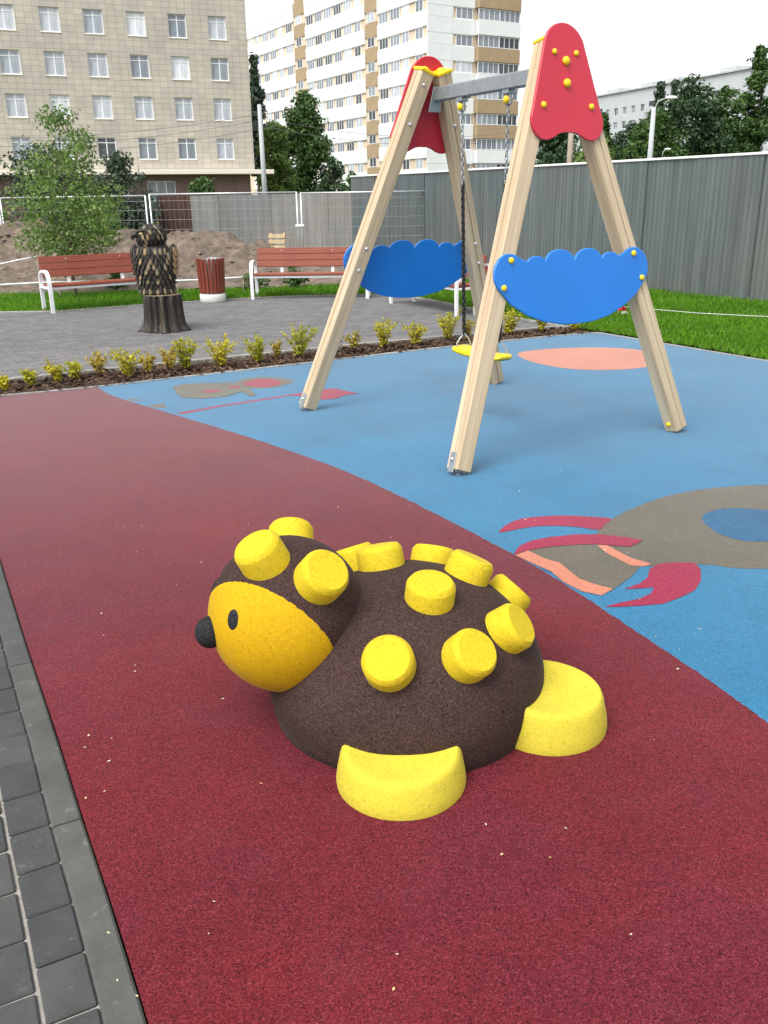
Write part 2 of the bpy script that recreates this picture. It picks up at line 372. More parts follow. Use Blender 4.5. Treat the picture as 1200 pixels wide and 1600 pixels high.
def prism(mb, outline, d0, d1, c, fn):
    """extruded outline with chamfered rim; outline (u, v) counter-clockwise; fn(u, v, d) -> point"""
    n = len(outline); ins = []
    for i in range(n):
        a = Vector(outline[i - 1]); b = Vector(outline[i]); e = Vector(outline[(i + 1) % n])
        t1 = (b - a).normalized(); t2 = (e - b).normalized(); nn = V(-(t1.y + t2.y), t1.x + t2.x)
        if nn.length < 1e-6: nn = V(-t1.y, t1.x)
        ins.append(b + nn.normalized().to_2d() * c if False else Vector((b.x + nn.normalized().x * c, b.y + nn.normalized().y * c)))
    rings = [(ins, d0), (outline, d0 + c), (outline, d1 - c), (ins, d1)]
    vs = [fn(p[0], p[1], d) for ol, d in rings for p in ol]
    fs = [(r * n + i, r * n + (i + 1) % n, (r + 1) * n + (i + 1) % n, (r + 1) * n + i) for r in range(3) for i in range(n)]
    fs += [tuple(range(n))[::-1], tuple(3 * n + i for i in range(n))]
    mb.add(vs, fs); return mb
def inpoly(pts, poly):
    x, y = pts[:, 0], pts[:, 1]; inside = np.zeros(len(pts), bool); n = len(poly); j = n - 1
    for i in range(n):
        xi, yi = poly[i][0], poly[i][1]; xj, yj = poly[j][0], poly[j][1]
        c = ((yi > y) != (yj > y)) & (x < (xj - xi) * (y - yi) / ((yj - yi) or 1e-9) + xi); inside ^= c; j = i
    return inside
# ================================================================== SETTING
sheet('ground', [(-700, -200), (700, -200), (700, 1200), (-700, 1200)], -.09, 'earth')

# ---- rubber surfaces
RB = [(-2.60, 8.05), (-2.30, 7.60), (-1.475, 6.717), (-.82, 6.0), (-.153, 5.162), (.604, 3.896), (.98, 3.064), (1.216, 2.439), (1.42, 1.75), (1.58, 1.0), (1.66, .3)]
bound = [(p.x + random.gauss(0, .0022), p.y + random.gauss(0, .0022)) for p in spline(RB, 40)]
KO = [(-.035, .45), (-.268, .91), (-.502, 1.375), (-.654, 1.672), (-.841, 2.025), (-1.05, 2.428), (-1.332, 2.96), (-1.513, 3.307), (-1.841, 3.939), (-2.45, 5.12), (-3.0, 6.2), (-3.66, 7.52)]
kout = [(p.x, p.y) for p in spline(KO, 6)]
BB = [(-3.66, 7.52), (-3.366, 7.70), (-2.60, 8.05), (-1.833, 8.50), (-.767, 9.127), (.751, 10.03), (2.11, 10.74), (2.66, 10.93)]
bedfront = [(p.x, p.y) for p in spline(BB, 8)]
i0 = min(range(len(bedfront)), key=lambda i: abs(bedfront[i][0] + 2.6))
red = sheet('rubber_path', kout + bedfront[1:i0 + 1] + bound[1:], 0, 'red_rubber')
tag(red, 'dark red rubber granulate path under the hedgehog')
RIGHT = [(2.66, 10.93), (3.37, 9.68), (3.86, 8.83), (5.5, 6.0), (8.0, 1.7)]
blue = sheet('rubber_play_surface', bedfront[i0:] + RIGHT[1:] + [(8.0, .3)] + bound[::-1][:-1], 0, 'blue_rubber')
tag(blue, 'blue rubber granulate surface under the swing')
def inlay(name, pts, z, mat, per=6, sharp=False):
    p = pts if sharp else spline(pts, per, True)
    return sheet(name, [(q[0], q[1]) for q in p], z, mat, blue, kind=None)
inlay('taupe_body_inlay', [(1.068, 4.157), (1.132, 4.265), (1.231, 4.396), (1.393, 4.554), (1.576, 4.698), (1.791, 4.803), (2.014, 4.863), (2.223, 4.877), (2.526, 4.813), (2.684, 4.493), (2.543, 4.111), (2.277, 3.788), (1.964, 3.629), (1.723, 3.667), (1.584, 3.68), (1.442, 3.73), (1.205, 3.717), (1.159, 3.818), (1.07, 3.93), (1.04, 4.05)], 0.0010, 'taupe_rubber')
inlay('blue_eye_inlay', [(1.663, 4.357), (1.727, 4.434), (1.836, 4.48), (1.937, 4.476), (2.043, 4.44), (2.187, 4.383), (2.179, 4.218), (2.044, 4.062), (1.861, 4.0), (1.742, 4.014), (1.666, 4.104), (1.644, 4.242)], 0.0021, 'dark_blue_rubber')
inlay('taupe_triangle_inlay', [(.684, 3.925), (.799, 3.969), (.927, 3.989), (1.036, 3.993), (1.045, 3.902), (1.107, 3.789), (1.162, 3.719), (1.098, 3.612), (.965, 3.455), (.88, 3.50), (.80, 3.62), (.76, 3.73), (.68, 3.84)], 0.0021, 'taupe_rubber', sharp=True)
inlay('peach_stripe_inlay', [(.615, 3.871), (.684, 3.925), (.743, 3.827), (.807, 3.77), (.832, 3.673), (.857, 3.587), (.913, 3.523), (.978, 3.474), (.914, 3.411), (.842, 3.452), (.78, 3.555), (.746, 3.676), (.68, 3.768)], 0.0031, 'peach_rubber', sharp=True)
inlay('peach_stripe_inlay', [(1.026, 3.985), (1.076, 3.976), (1.105, 3.899), (1.145, 3.818), (1.22, 3.739), (1.174, 3.711), (1.12, 3.728), (1.082, 3.805), (1.049, 3.877)], 0.0031, 'peach_rubber', sharp=True)
inlay('dark_blue_patch_inlay', [(.700, 3.748), (.745, 3.684), (.752, 3.640), (.715, 3.700)], .002, 'dark_blue_rubber', sharp=True)
inlay('pink_fin_inlay', [(.579, 4.178), (.633, 4.287), (.721, 4.37), (.845, 4.404), (.981, 4.408), (1.093, 4.383), (1.186, 4.349), (1.132, 4.265), (1.083, 4.193), (.994, 4.233), (.884, 4.257), (.769, 4.253), (.665, 4.211)], 0.0021, 'pink_rubber', 4)
inlay('pink_fin_inlay', [(.612, 3.89), (.653, 3.984), (.719, 4.049), (.822, 4.096), (.955, 4.126), (1.082, 4.12), (1.183, 4.081), (1.265, 4.034), (1.181, 3.953), (1.122, 3.964), (1.036, 3.993), (.927, 3.989), (.799, 3.969), (.684, 3.925), (.62, 3.882)], 0.0042, 'pink_rubber', sharp=True)
inlay('pink_tail_inlay', [(1.194, 3.681), (1.257, 3.745), (1.349, 3.756), (1.419, 3.746), (1.422, 3.672), (1.38, 3.546), (1.319, 3.448), (1.227, 3.374), (1.144, 3.321), (1.047, 3.307), (.94, 3.298), (.90, 3.302), (.977, 3.34), (1.066, 3.374), (1.13, 3.429), (1.158, 3.487), (1.094, 3.476), (1.025, 3.472), (1.109, 3.529), (1.162, 3.596)], 0.0021, 'pink_rubber', sharp=True)
inlay('peach_ellipse_inlay', [(1.458, 9.53), (1.641, 9.72), (1.941, 9.84), (2.272, 9.86), (2.575, 9.80), (2.80, 9.62), (2.86, 9.267), (2.72, 8.80), (2.513, 8.60), (2.244, 8.513), (1.94, 8.55), (1.70, 8.73), (1.50, 9.10)], 0.0010, 'peach_rubber')
inlay('pink_drop_inlay', [(-.83, 7.58), (-.659, 7.68), (-.555, 7.80), (-.413, 7.83), (-.321, 7.715), (-.20, 7.60), (-.316, 7.54), (-.392, 7.404), (-.497, 7.361), (-.60, 7.48)], 0.0021, 'pink_rubber', sharp=True)
inlay('taupe_oval_inlay', [(-1.368, 8.109), (-1.326, 8.31), (-1.177, 8.42), (-.957, 8.37), (-.82, 8.188), (-.886, 8.012), (-1.045, 7.881), (-1.224, 7.923)], 0.0010, 'taupe_rubber')
inlay('red_oval_inlay', [(-1.278, 8.102), (-1.244, 8.25), (-1.134, 8.33), (-1.005, 8.27), (-.928, 8.134), (-.971, 7.99), (-1.078, 7.94), (-1.191, 7.978)], 0.0021, 'pink_rubber')
inlay('taupe_shape_inlay', [(-1.912, 8.033), (-1.841, 8.116), (-1.643, 8.16), (-1.407, 8.172), (-1.236, 8.01), (-1.143, 7.749), (-1.093, 7.584), (-1.141, 7.535), (-1.228, 7.755), (-1.364, 7.551), (-1.518, 7.485), (-1.718, 7.525), (-1.82, 7.745)], 0.0031, 'taupe_rubber', sharp=True)
inlay('pink_fleck_inlay', [(-1.62, 7.78), (-1.50, 7.86), (-1.40, 7.80), (-1.53, 7.70)], 0.0042, 'pink_rubber', sharp=True)
inlay('pink_fleck_inlay', [(-1.40, 7.98), (-1.31, 8.02), (-1.28, 7.92), (-1.36, 7.90)], 0.0042, 'pink_rubber', sharp=True)
inlay('pink_line_inlay', [(-1.652, 6.95), (-1.314, 7.235), (-.919, 7.51), (-.72, 7.64), (-.707, 7.608), (-.911, 7.455), (-1.302, 7.182), (-1.585, 6.915)], 0.0010, 'pink_rubber', sharp=True)
inlay('taupe_patch_inlay', [(-2.203, 7.52), (-2.097, 7.51), (-2.028, 7.445), (-2.14, 7.43)], 0.0010, 'taupe_rubber', sharp=True)
inlay('taupe_patch_inlay', [(-1.951, 7.243), (-1.839, 7.332), (-1.77, 7.16), (-1.87, 7.16)], 0.0010, 'taupe_rubber', sharp=True)

# ---- left kerb and path pavers (bottom left corner)
def arclen(pts):
    d = [0]
    for a, b in zip(pts, pts[1:]): d.append(d[-1] + math.hypot(b[0] - a[0], b[1] - a[1]))
    return d
def along(pts, d, s):
    s = max(0, min(d[-1] - 1e-6, s))
    for i in range(len(d) - 1):
        if d[i + 1] >= s:
            t = (s - d[i]) / (d[i + 1] - d[i]); a, b = pts[i], pts[i + 1]
            tx, ty = (b[0] - a[0]), (b[1] - a[1]); L = math.hypot(tx, ty)
            return V(a[0] + tx * t, a[1] + ty * t), V(tx / L, ty / L)
def kerb_run(name, label, pts, width, top, depth, stone_len, mat, side=1, gap=.006, start=0):
    """kerb stones laid along pts, on the left side (side=1) of the walking direction"""
    par = empty(name); tag(par, label, kind='structure')
    d = arclen(pts); s = start
    while s < d[-1] - .05:
        e = min(s + stone_len - gap, d[-1]); n = max(1, int((e - s) / .25)); mb = MB(); ring = []
        c = .006
        for k in range(n + 1):
            p, t = along(pts, d, s + (e - s) * k / n); nn = V(-t.y, t.x) * side
            z = top + 0
            ring.append([V(p.x, p.y, z - depth), V(p.x, p.y, z - c), V(p.x + nn.x * c, p.y + nn.y * c, z), V(p.x + nn.x * (width - c), p.y + nn.y * (width - c), z), V(p.x + nn.x * width, p.y + nn.y * width, z - c), V(p.x + nn.x * width, p.y + nn.y * width, z - depth)])
        vs = [q for r in ring for q in r]; fs = []
        for k in range(n):
            for j in range(5):
                q = (k * 6 + j, k * 6 + j + 1, k * 6 + 7 + j, k * 6 + 6 + j); fs.append(q if side < 0 else q[::-1])
        fs += [tuple(range(6)), tuple(n * 6 + j for j in range(6))[::-1]]
        mb.add(vs, fs).build('kerb_stone', mat, par); s += stone_len
    return par
kdl = arclen(kout); KW = .078
kstart = next(kdl[i] for i in range(len(kout)) if kout[i][1] > 2.02) % 1.0 - 1.0
kerb_run('kerb', 'flush grey concrete kerb between red rubber and grey paving', [(p[0] - .004, p[1]) for p in kout], KW, .004, .12, 1.0, 'kerb', side=1, start=kstart + 1.0)
sheet('paving_sand_bed', [(p[0] - .05, p[1]) for p in kout] + [(-6.5, 7.5), (-4.0, .45)], -.010, 'joint_sand')
path = empty('paved_path'); tag(path, 'dark grey block paving with pale sand joints', kind='structure')
pw, pl, jg = .100, .118, .0
cache = {}
def paver_mesh(w_, l_, mat):
    k = (round(w_, 3), round(l_, 3), mat)
    if k not in cache: cache[k] = MB().cbox(-w_ / 2, w_ / 2, -l_ / 2, l_ / 2, -.06, 0, .005).mesh('paver', mat)
    return cache[k]
npv = 0
for row in range(14):
    off = KW + .004 + row * .112 + .054
    s = (.31 if row % 2 else .228) - .17 * (row // 2 % 2)
    while s < kdl[-1]:
        L = .165 if row == 0 else .168
        p, t = along(kout, kdl, s); nn = V(-t.y, t.x)
        x, y = p.x + nn.x * off, p.y + nn.y * off
        # keep what the frame can show (plus a margin)
        if x > -.455 * y - .30 and y > .75 and npv < 290:
            g = random.uniform(.004, .014) if row else random.uniform(.003, .008)
            put('paver', paver_mesh(.112 - (.011 if row else .007), round(L - g, 3), 'paver_dark'), path, (x, y, random.uniform(-.0015, .0015)), (random.uniform(-.006, .006), random.uniform(-.006, .006), math.atan2(t.y, t.x) - PI / 2 + random.uniform(-.008, .008))); npv += 1
        s += L
# ---- plaza with block paving
PE = [(-7.6, 13.9), (-5.9, 14.02), (-5.0, 14.05), (-4.406, 14.40), (-3.332, 15.03), (-2.143, 15.58), (-1.39, 15.78), (-.386, 15.80), (.058, 15.70), (.662, 15.107), (1.746, 12.62), (2.147, 11.84), (2.40, 11.40)]
pe = [(p.x, p.y) for p in spline(PE, 5)]
BP = [(-4.9, 7.75), (-3.629, 8.377), (-2.866, 8.82), (-1.983, 9.29), (-.83, 9.92), (.03, 10.38), (.797, 10.74), (1.994, 11.33), (2.40, 11.40)]
bp = [(p.x, p.y) for p in spline(BP, 5)]
plaza_poly = pe + bp[::-1][1:] + [(-9.5, 8.5), (-9.5, 13.6)]
plaza = sheet('plaza', plaza_poly, -.007, 'joint_dark'); tag(plaza, 'grey block paved plaza with benches')
ang = math.atan2(.50, .866); ca, sa = math.cos(ang), math.sin(ang)
cand = []
for i in range(-60, 90):
    for j in range(-20, 95):
        lx = i * .204 + (.102 if j % 2 else 0); ly = j * .104
        x, y = lx * ca - ly * sa - 1.5, lx * sa + ly * ca + 9.0
        cand.append((x, y))
cand = np.array(cand); cand = cand[inpoly(cand, plaza_poly)]
shr = cand[(cand[:, 0] > -.46 * cand[:, 1] - .2)]
shr = shr[np.argsort(np.hypot(shr[:, 0], shr[:, 1]))]
for x, y in shr[:300]: put('paver', paver_mesh(.197, .097, 'paver_grey'), plaza, (x, y, random.uniform(-.0015, .0015)), (0, 0, ang))
mb = MB()
for x, y in shr[300:]:
    m = Matrix.Translation((x, y, random.uniform(-.0015, .0015))) @ Matrix.Rotation(ang, 4, 'Z')
    a, b, c = .0985, .0485, .005
    vs = [m @ V(*p) for p in ((-a, -b, -.012), (a, -b, -.012), (a, b, -.012), (-a, b, -.012), (-a, -b, -c), (a, -b, -c), (a, b, -c), (-a, b, -c), (-a + c, -b + c, 0), (a - c, -b + c, 0), (a - c, b - c, 0), (-a + c, b - c, 0))]
    mb.add(vs, [(8, 9, 10, 11)] + [(q + k, q + (k + 1) % 4, q + 4 + (k + 1) % 4, q + 4 + k) for q in (0, 4) for k in range(4)])
tag(mb.build('paver_field', 'paver_grey', plaza), kind='stuff')
kerb_run('kerb', 'low pale kerb between plaza paving and planting bed', bp, .045, .035, .14, 1.0, 'kerb_pale', side=-1)
kerb_run('kerb', 'pale kerb at the lawn edge of the plaza behind the benches', pe, .06, .02, .12, 1.0, 'kerb_pale', side=1)
kerb_run('kerb', 'thin pale kerb between planting bed and rubber surfaces', bedfront, .035, .012, .12, 1.0, 'kerb_pale', side=1)
kerb_run('kerb', 'thin pale kerb between blue rubber and the lawn', [(p.x, p.y) for p in spline(RIGHT, 6)], .035, .010, .12, 1.0, 'kerb_pale', side=1)
# ---- planting bed
bed_poly = bedfront + bp[::-1]
def heightfield(name, poly, step, zf, mat, kind, parent=None):
    xs = [p[0] for p in poly]; ys = [p[1] for p in poly]; nx = int((max(xs) - min(xs)) / step) + 2; ny = int((max(ys) - min(ys)) / step) + 2
    gx = min(xs) + np.arange(nx) * step; gy = min(ys) + np.arange(ny) * step
    X, Y = np.meshgrid(gx, gy); ok = inpoly(np.stack([X.ravel(), Y.ravel()], 1), poly).reshape(X.shape)
    vs = []; ids = {}
    for j in range(ny):
        for i in range(nx):
            if ok[j, i]: ids[i, j] = len(vs); vs.append((X[j, i], Y[j, i], zf(X[j, i], Y[j, i])))
    fs = [(ids[i, j], ids[i + 1, j], ids[i + 1, j + 1], ids[i, j + 1]) for (i, j) in ids if (i + 1, j) in ids and (i + 1, j + 1) in ids and (i, j + 1) in ids]
    o = MB().add(vs, fs, True).build(name, mat, parent); tag(o, kind=kind); return o
sheet('planting_bed_base', bed_poly, -.03, 'soil')
bed = heightfield('planting_bed', bed_poly, .028, lambda x, y: -.005 + .030 * noise.noise((x * 7, y * 7, 1)) + .018 * noise.noise((x * 22, y * 22, 3)), 'soil', 'structure')
tag(bed, 'dark soil planting bed with yellow shrubs')
def scatter_poly(poly, n):
    p = np.array(poly)[:, :2]; lo, hi = p.min(0), p.max(0); o = np.zeros((0, 2))
    while len(o) < n:
        q = rng.uniform(lo, hi, (n * 4, 2)); o = np.concatenate([o, q[inpoly(q, poly)]])
    return o[:n]
q = scatter_poly(bed_poly, 3800); vs = []
for x, y in q:
    L = random.uniform(.008, .032); a = random.uniform(0, PI); t = random.uniform(-.5, .5); z = random.uniform(.0, .03); wd = L * random.uniform(.25, .6)
    e = V(math.cos(a) * math.cos(t), math.sin(a) * math.cos(t), math.sin(t)) * L; f = V(-math.sin(a), math.cos(a), random.uniform(-.5, .5)) * wd; c = V(x, y, z)
    vs += [c - e - f, c + e - f, c + e + f, c - e + f]
tag(put('mulch_chips', np_mesh('mulch_chips', np.array([tuple(p) for p in vs]), 4, 'chip')), 'brown bark chips on the planting bed', kind='stuff')

# ---- lawn
lawn_poly = [(-9.5, 13.75), (-7.6, 13.96)] + [(p[0], p[1] + .0) for p in pe[5:]] + [(2.70, 10.96)] + [(p.x + .04, p.y + .02) for p in spline(RIGHT, 4)][1:] + [(9.8, 1.8), (9.4, 7.6), (5.86, 13.69), (3.7, 17.4), (1.5, 18.2), (-2, 17.4), (-5, 16.9), (-9.5, 16.3)]
def lawn_z(x, y): return .012 + .03 * noise.noise((x * .8, y * .8, 0)) * min(1, max(0, (y - 9) / 4))
sheet('lawn_underlay', lawn_poly, -.02, 'earth')
heightfield('lawn', lawn_poly, .11, lawn_z, 'lawn_base', 'structure')
q = scatter_poly(lawn_poly, 150000); q = q[(q[:, 0] > -.46 * q[:, 1] - .3) & (q[:, 0] < .50 * q[:, 1] + .3)]
K = len(q); h = rng.uniform(.028, .085, K) * np.where(rng.random(K) < .06, 1.5, 1)
pn = np.array([noise.noise((x * 1.3, y * 1.3, 5)) for x, y in q]); h *= 1 + .35 * pn
a = rng.uniform(0, 2 * PI, K); lean = rng.uniform(.1, .7, K); b = rng.uniform(0, 2 * PI, K); wd = rng.uniform(.0035, .008, K)
z0 = np.array([lawn_z(x, y) for x, y in q]) - .004
base = np.stack([q[:, 0], q[:, 1], z0], 1); side = np.stack([np.cos(a), np.sin(a), 0 * a], 1) * wd[:, None]
tip = base + np.stack([np.cos(b) * np.sin(lean), np.sin(b) * np.sin(lean), np.cos(lean)], 1) * h[:, None]
mid = (base + tip) / 2 + np.array([0, 0, .15]) * h[:, None]
blades = np.stack([base - side, base + side, mid + side * .7, tip], 1)  # bent quad
tag(put('grass_blades', np_mesh('grass_blades', blades.reshape(-1, 3), 4, 'grass')), 'bright green mown grass of the lawn', kind='stuff')

# ---- dug-up earth behind the benches
peaks = [(-4.2, 20.4, .80, 1.25), (-3.0, 20.0, .42, 1.2), (-6.7, 20.2, .78, 1.0), (-7.9, 20.3, .66, 1.1), (-9.4, 20.6, .80, 1.5), (-5.5, 20.8, .62, .9), (-2.0, 19.8, .22, 1.3), (-6.0, 18.4, .30, 1.4), (-8.4, 18.4, .28, 1.6), (-3.9, 18.3, .26, 1.2), (-.6, 19.5, .14, 1.4), (-12, 21, .9, 2.0)]
def dirt_z(x, y):
    z = -.04
    for px, py, hh, r in peaks: z += hh * math.exp(-((x - px) ** 2 + (y - py) ** 2 * 1.3) / (r * r))
    k = min(1, max(0, (y - 16.5) / 1.2)); n_ = noise.noise((x * .9, y * .9, 2)) * .12 + noise.noise((x * 2.6, y * 2.6, 4)) * .11 + noise.noise((x * 6, y * 6, 6)) * .07 + noise.noise((x * 14, y * 14, 9)) * .03
    f = max(0, 1 - max(0, y - 21.5) / 3.5); z = -.04 + (z + .04) * (.4 + .6 * k) * f
    return z + n_ * k * (.35 + min(1, z * 1.6)) * f
dp = [(-17, 16.4), (-9.4, 16.35), (-5, 16.95), (-2, 17.45), (1.5, 18.25), (2.2, 19.3), (.0, 24.0), (-.5, 26), (-17, 26)]
tag(heightfield('dirt_mounds', dp, .065, dirt_z, 'dirt', 'structure'), 'heaps of dug-up brown earth behind the benches')
q = scatter_poly(dp, 2600); mb = MB()
for x, y in q:
    if y > 22.5 or x < -.46 * y - .5: continue
    r = random.choice((.015, .02, .03, .05)) * random.uniform(.7, 1.6); z = dirt_z(x, y)
    vs = [V(x, y, z) + V(*p) * r * random.uniform(.7, 1.25) for p in ((1, 0, 0), (-1, 0, 0), (0, 1, 0), (0, -1, 0), (0, 0, .8), (0, 0, -.8))]
    mb.add(vs, [(0, 2, 4), (2, 1, 4), (1, 3, 4), (3, 0, 4), (2, 0, 5), (1, 2, 5), (3, 1, 5), (0, 3, 5)])
tag(mb.build('earth_clods', 'clod'), 'loose clods and stones on the dug-up earth', kind='stuff')
# ---- small litter on the rubber and paving
vs = []
lit = []
for _ in range(150):
    y = random.uniform(1.4, 7.5); x = random.uniform(-.42 * y, .42 * y)
    lit.append((x, y))
for x, y in lit:
    r = random.uniform(.0025, .006); a = random.uniform(0, PI); e = V(math.cos(a), math.sin(a), .15) * r; f = V(-math.sin(a), math.cos(a), .1) * r * random.uniform(.4, .8); c = V(x, y, .016 if y > 3.2 and x > .5 else .006)
    vs += [c - e, c - f, c + e, c + f]
tag(put('fallen_petals', np_mesh('fallen_petals', np.array([tuple(p) for p in vs]), 4, 'petal')), 'tiny pale petals scattered on the rubber', kind='stuff')
# ================================================================== SWING SET
SA = math.atan2(.506, .863)
SW = (.744, 6.571, 0)
sw = empty('swing_set', SW, SA)
tag(sw, 'wooden A-frame swing set with red and blue panels', 'swing')
LEAN, B0, ZT = .155, 1.11, 2.455
def fr(s_, a, d, z): return V(a, s_ * (B0 - LEAN * z + d), z)      # frame coords -> swing coords; d outward from the legs' outer face
LW = .114; TOPA = .072
def leg(s_, side):
    """square timber with chamfered edges and one groove; local z along the post"""
    c0, c1 = fr(s_, side * .945, -LW / 2, .022), fr(s_, side * TOPA, -LW / 2, ZT)
    zax = (c1 - c0).normalized(); yax = (V(0, s_, LEAN) - zax * V(0, s_, LEAN).dot(zax)).normalized(); xax = yax.cross(zax).normalized()
    m = Matrix((xax, yax, zax)).transposed().to_4x4(); m.translation = c0
    L = (c1 - c0).length; h_ = LW / 2; c = .009; g, gd = .006, .011
    # which local face carries the groove: outward/inward faces for the +a legs, the -a faces for the -a legs
    pts = []
    def face(p0, p1, nrm, groove):
        r = [p0]
        if groove:
            mid = (p0 + p1) / 2; t = (p1 - p0).normalized()
            r += [mid - t * g, mid - t * g * .4 - nrm * gd, mid + t * g * .4 - nrm * gd, mid + t * g]
        r.append(p1); return r
    C = [V(-h_, -h_, 0), V(h_, -h_, 0), V(h_, h_, 0), V(-h_, h_, 0)]
    nr = [V(0, -1, 0), V(1, 0, 0), V(0, 1, 0), V(-1, 0, 0)]
    for k in range(4):
        a, b = C[k], C[(k + 1) % 4]; t = (b - a).normalized()
        yfacing = nr[k].y != 0
        pts += face(a + t * c, b - t * c, nr[k], yfacing if side > 0 else not yfacing)
    n = len(pts); mb = MB(); ch = .006
    rings = [(0, .94), (ch, 1), (L - ch, 1), (L, .94)]
    mb.add([V(p.x * q, p.y * q, z) for z, q in rings for p in pts], [(r * n + i, r * n + (i + 1) % n, (r + 1) * n + (i + 1) % n, (r + 1) * n + i) for r in range(3) for i in range(n)] + [tuple(range(n))[::-1], tuple(3 * n + i for i in range(n))])
    o = mb.build('leg', 'timber', sw, mtx=m)
    # end cap: yellow plastic with an upturned dome
    cb = MB().cbox(-h_ - .006, h_ + .006, -h_ - .006, h_ + .006, L - .012, L + .014, .006)
    cb.ball((0, 0, L + .012), (.034, .034, .022), 12, 8)
    cb.build('end_cap', 'yellow_plastic', o)
    # steel foot: strap on the outer face and a stub into the ground
    out_x = -1 if (xax.x > 0) == (side > 0) else 1
    out_x = 1 if (xax * 1.0).x * side > 0 else -1
    st = MB(); xo = out_x * h_
    st.cbox(min(xo, xo + out_x * .006), max(xo, xo + out_x * .006), -.028, .028, -.02, .105, .002)
    st.cbox(-.04, .04, -.028, .028, -.012, -.001, .002)
    st.build('foot_bracket', 'galv', o)
    fb = MB(); base = m.inverted() @ fr(s_, side * .945, -LW / 2, 0.0)
    fb.tube([base + (m.inverted().to_3x3() @ V(0, 0, -.06)), V(0, 0, -.006)], .017, 10).build('foot_stub', 'galv', o)
    for zz in (.06,): bolt(o, V(xo + out_x * .006, 0, zz), V(out_x, 0, 0), .012, 'galv_light')
    bolt(o, V(-xo, 0, .06), V(-out_x, 0, 0), .018, 'yellow_plastic', 'bolt_cap')
    return o, m, L
def bolt(parent, p, n, r, mat, name='bolt', flat=.75):
    mb = MB(); q = V(0, 0, 1).rotation_difference(n).to_matrix().to_4x4(); q.translation = p
    prof = [(r, -.001), (r, r * .25), (r * .88, r * flat * .75), (r * .55, r * flat * 1.05), (r * .12, r * flat * 1.18)]
    mb.lathe(prof, 14, q); return mb.build(name, mat, parent)
for s_ in (-1, 1):
    for side in (-1, 1):
        o, m, L = leg(s_, side); mi = m.inverted()
        # galvanised bolt heads / nuts seen on the inner face
        inn = (mi.to_3x3() @ V(0, -s_, 0)).normalized()
        for a, z in ((.545, 1.235), (.600, 1.078), (.245, 2.10), (.10 + .075, 2.36)):
            # point on the leg axis at that height
            t = (z - .022) / (ZT - .022); p = V(side * (.945 + (TOPA - .945) * t), s_ * (B0 - LEAN * z - LW), z)
            bolt(o, mi @ p, inn, .013, 'galv_light')
def round_poly(pts, per=6): return [(p.x, p.y) for p in spline([(a, b, 0) for a, b in pts], per, True)]
# red gable plates
plate = []
for k in range(13):
    a = PI * (.06 + .88 * k / 12); plate.append((.165 * math.cos(a), 2.40 + .165 * math.sin(a)))
plate = plate[::-1]                                        # from left shoulder over the top to the right
left_side = [(-.285 + .02, 2.10), (-.288, 2.03), (-.272, 1.965), (-.235, 1.925), (-.185, 1.911), (-.13, 1.922), (-.085, 1.943), (-.04, 1.955)]
right_half = [(-x, z) for x, z in left_side]
outline = plate + right_half + left_side[::-1]
outline = outline[::-1]
outline = round_poly(outline, 3)
def ccw(o):
    ar = sum(o[i][0] * o[(i + 1) % len(o)][1] - o[(i + 1) % len(o)][0] * o[i][1] for i in range(len(o)))
    return o if ar > 0 else o[::-1]
outline = ccw(outline)
wave = []
def arc(cx, cz, r, a0, a1, n=8): return [(cx + r * math.cos(math.radians(a0 + (a1 - a0) * k / n)), cz + r * math.sin(math.radians(a0 + (a1 - a0) * k / n))) for k in range(n + 1)]
# blue wave panel: from the right end over the scalloped top to the left end, then the belly
lobe = lambda cx, cz, r, h: [(cx + r * math.cos(t), cz + h * math.sin(t)) for t in [PI * k / 9 for k in range(1, 9)]]
top = arc(.512, 1.148, .124, -38, 128, 12) + [(.398, 1.228), (.375, 1.221)] + [(x, z) for x, z in lobe(.305, 1.217, .068, .033)] + [(.232, 1.216)] + [(x, z) for x, z in lobe(.118, 1.214, .112, .066)] + [(.002, 1.215)] + [(x, z) for x, z in lobe(-.118, 1.214, .116, .068)] + [(-.236, 1.216)] + [(x, z) for x, z in lobe(-.305, 1.217, .068, .033)] + [(-.375, 1.221), (-.398, 1.228)] + [(-x, z) for x, z in arc(.512, 1.148, .124, -38, 128, 12)[::-1]]
belly = [(-.52, .975), (-.40, .905), (-.27, .857), (-.13, .832), (0, .825), (.13, .832), (.27, .857), (.40, .905), (.52, .975)]
wave = ccw(top + belly)
for s_ in (-1, 1):
    sgn = 1 if s_ < 0 else -1
    mb = MB(); prism(mb, [(p[0], p[1]) for p in outline], .001, .020, .004, lambda u, v, d: fr(s_, u, d, v))
    pl_ = mb.build('red_plate', 'red_plate', sw)
    nrm = V(0, s_, 0) + V(0, 0, LEAN); nrm.normalize()
    for u, v, r in ((-.085, 2.402, .017), (.085, 2.402, .017), (0, 2.355, .026), (0, 2.232, .026), (-.19, 2.106, .019), (.19, 2.106, .019)):
        bolt(pl_, fr(s_, u, .020, v), nrm, r, 'yellow_plastic', 'bolt_cap')
    mb = MB(); prism(mb, wave, .001, .020, .004, lambda u, v, d: fr(s_, u, d, v))
    bl = mb.build('wave_panel', 'blue_plate', sw)
    for u, v in ((-.505, 1.233), (.505, 1.233), (-.572, 1.077), (.572, 1.077)): bolt(bl, fr(s_, u, .020, v), nrm, .019, 'yellow_plastic', 'bolt_cap')
# cross beam with end plates
yb = B0 - LEAN * 2.30 - LW - .004
beam = MB().cbox(-.018, .046, -yb, yb, 2.255, 2.350, .008).build('cross_beam', 'galv', sw)
for s_ in (-1, 1):
    mb = MB(); prism(mb, ccw([(-.050, 2.185), (.055, 2.185), (.050, 2.352), (-.024, 2.352)]), -LW - .010, -LW - .002, .002, lambda u, v, d: fr(s_, u, d, v)); mb.build('beam_plate', 'galv', sw)
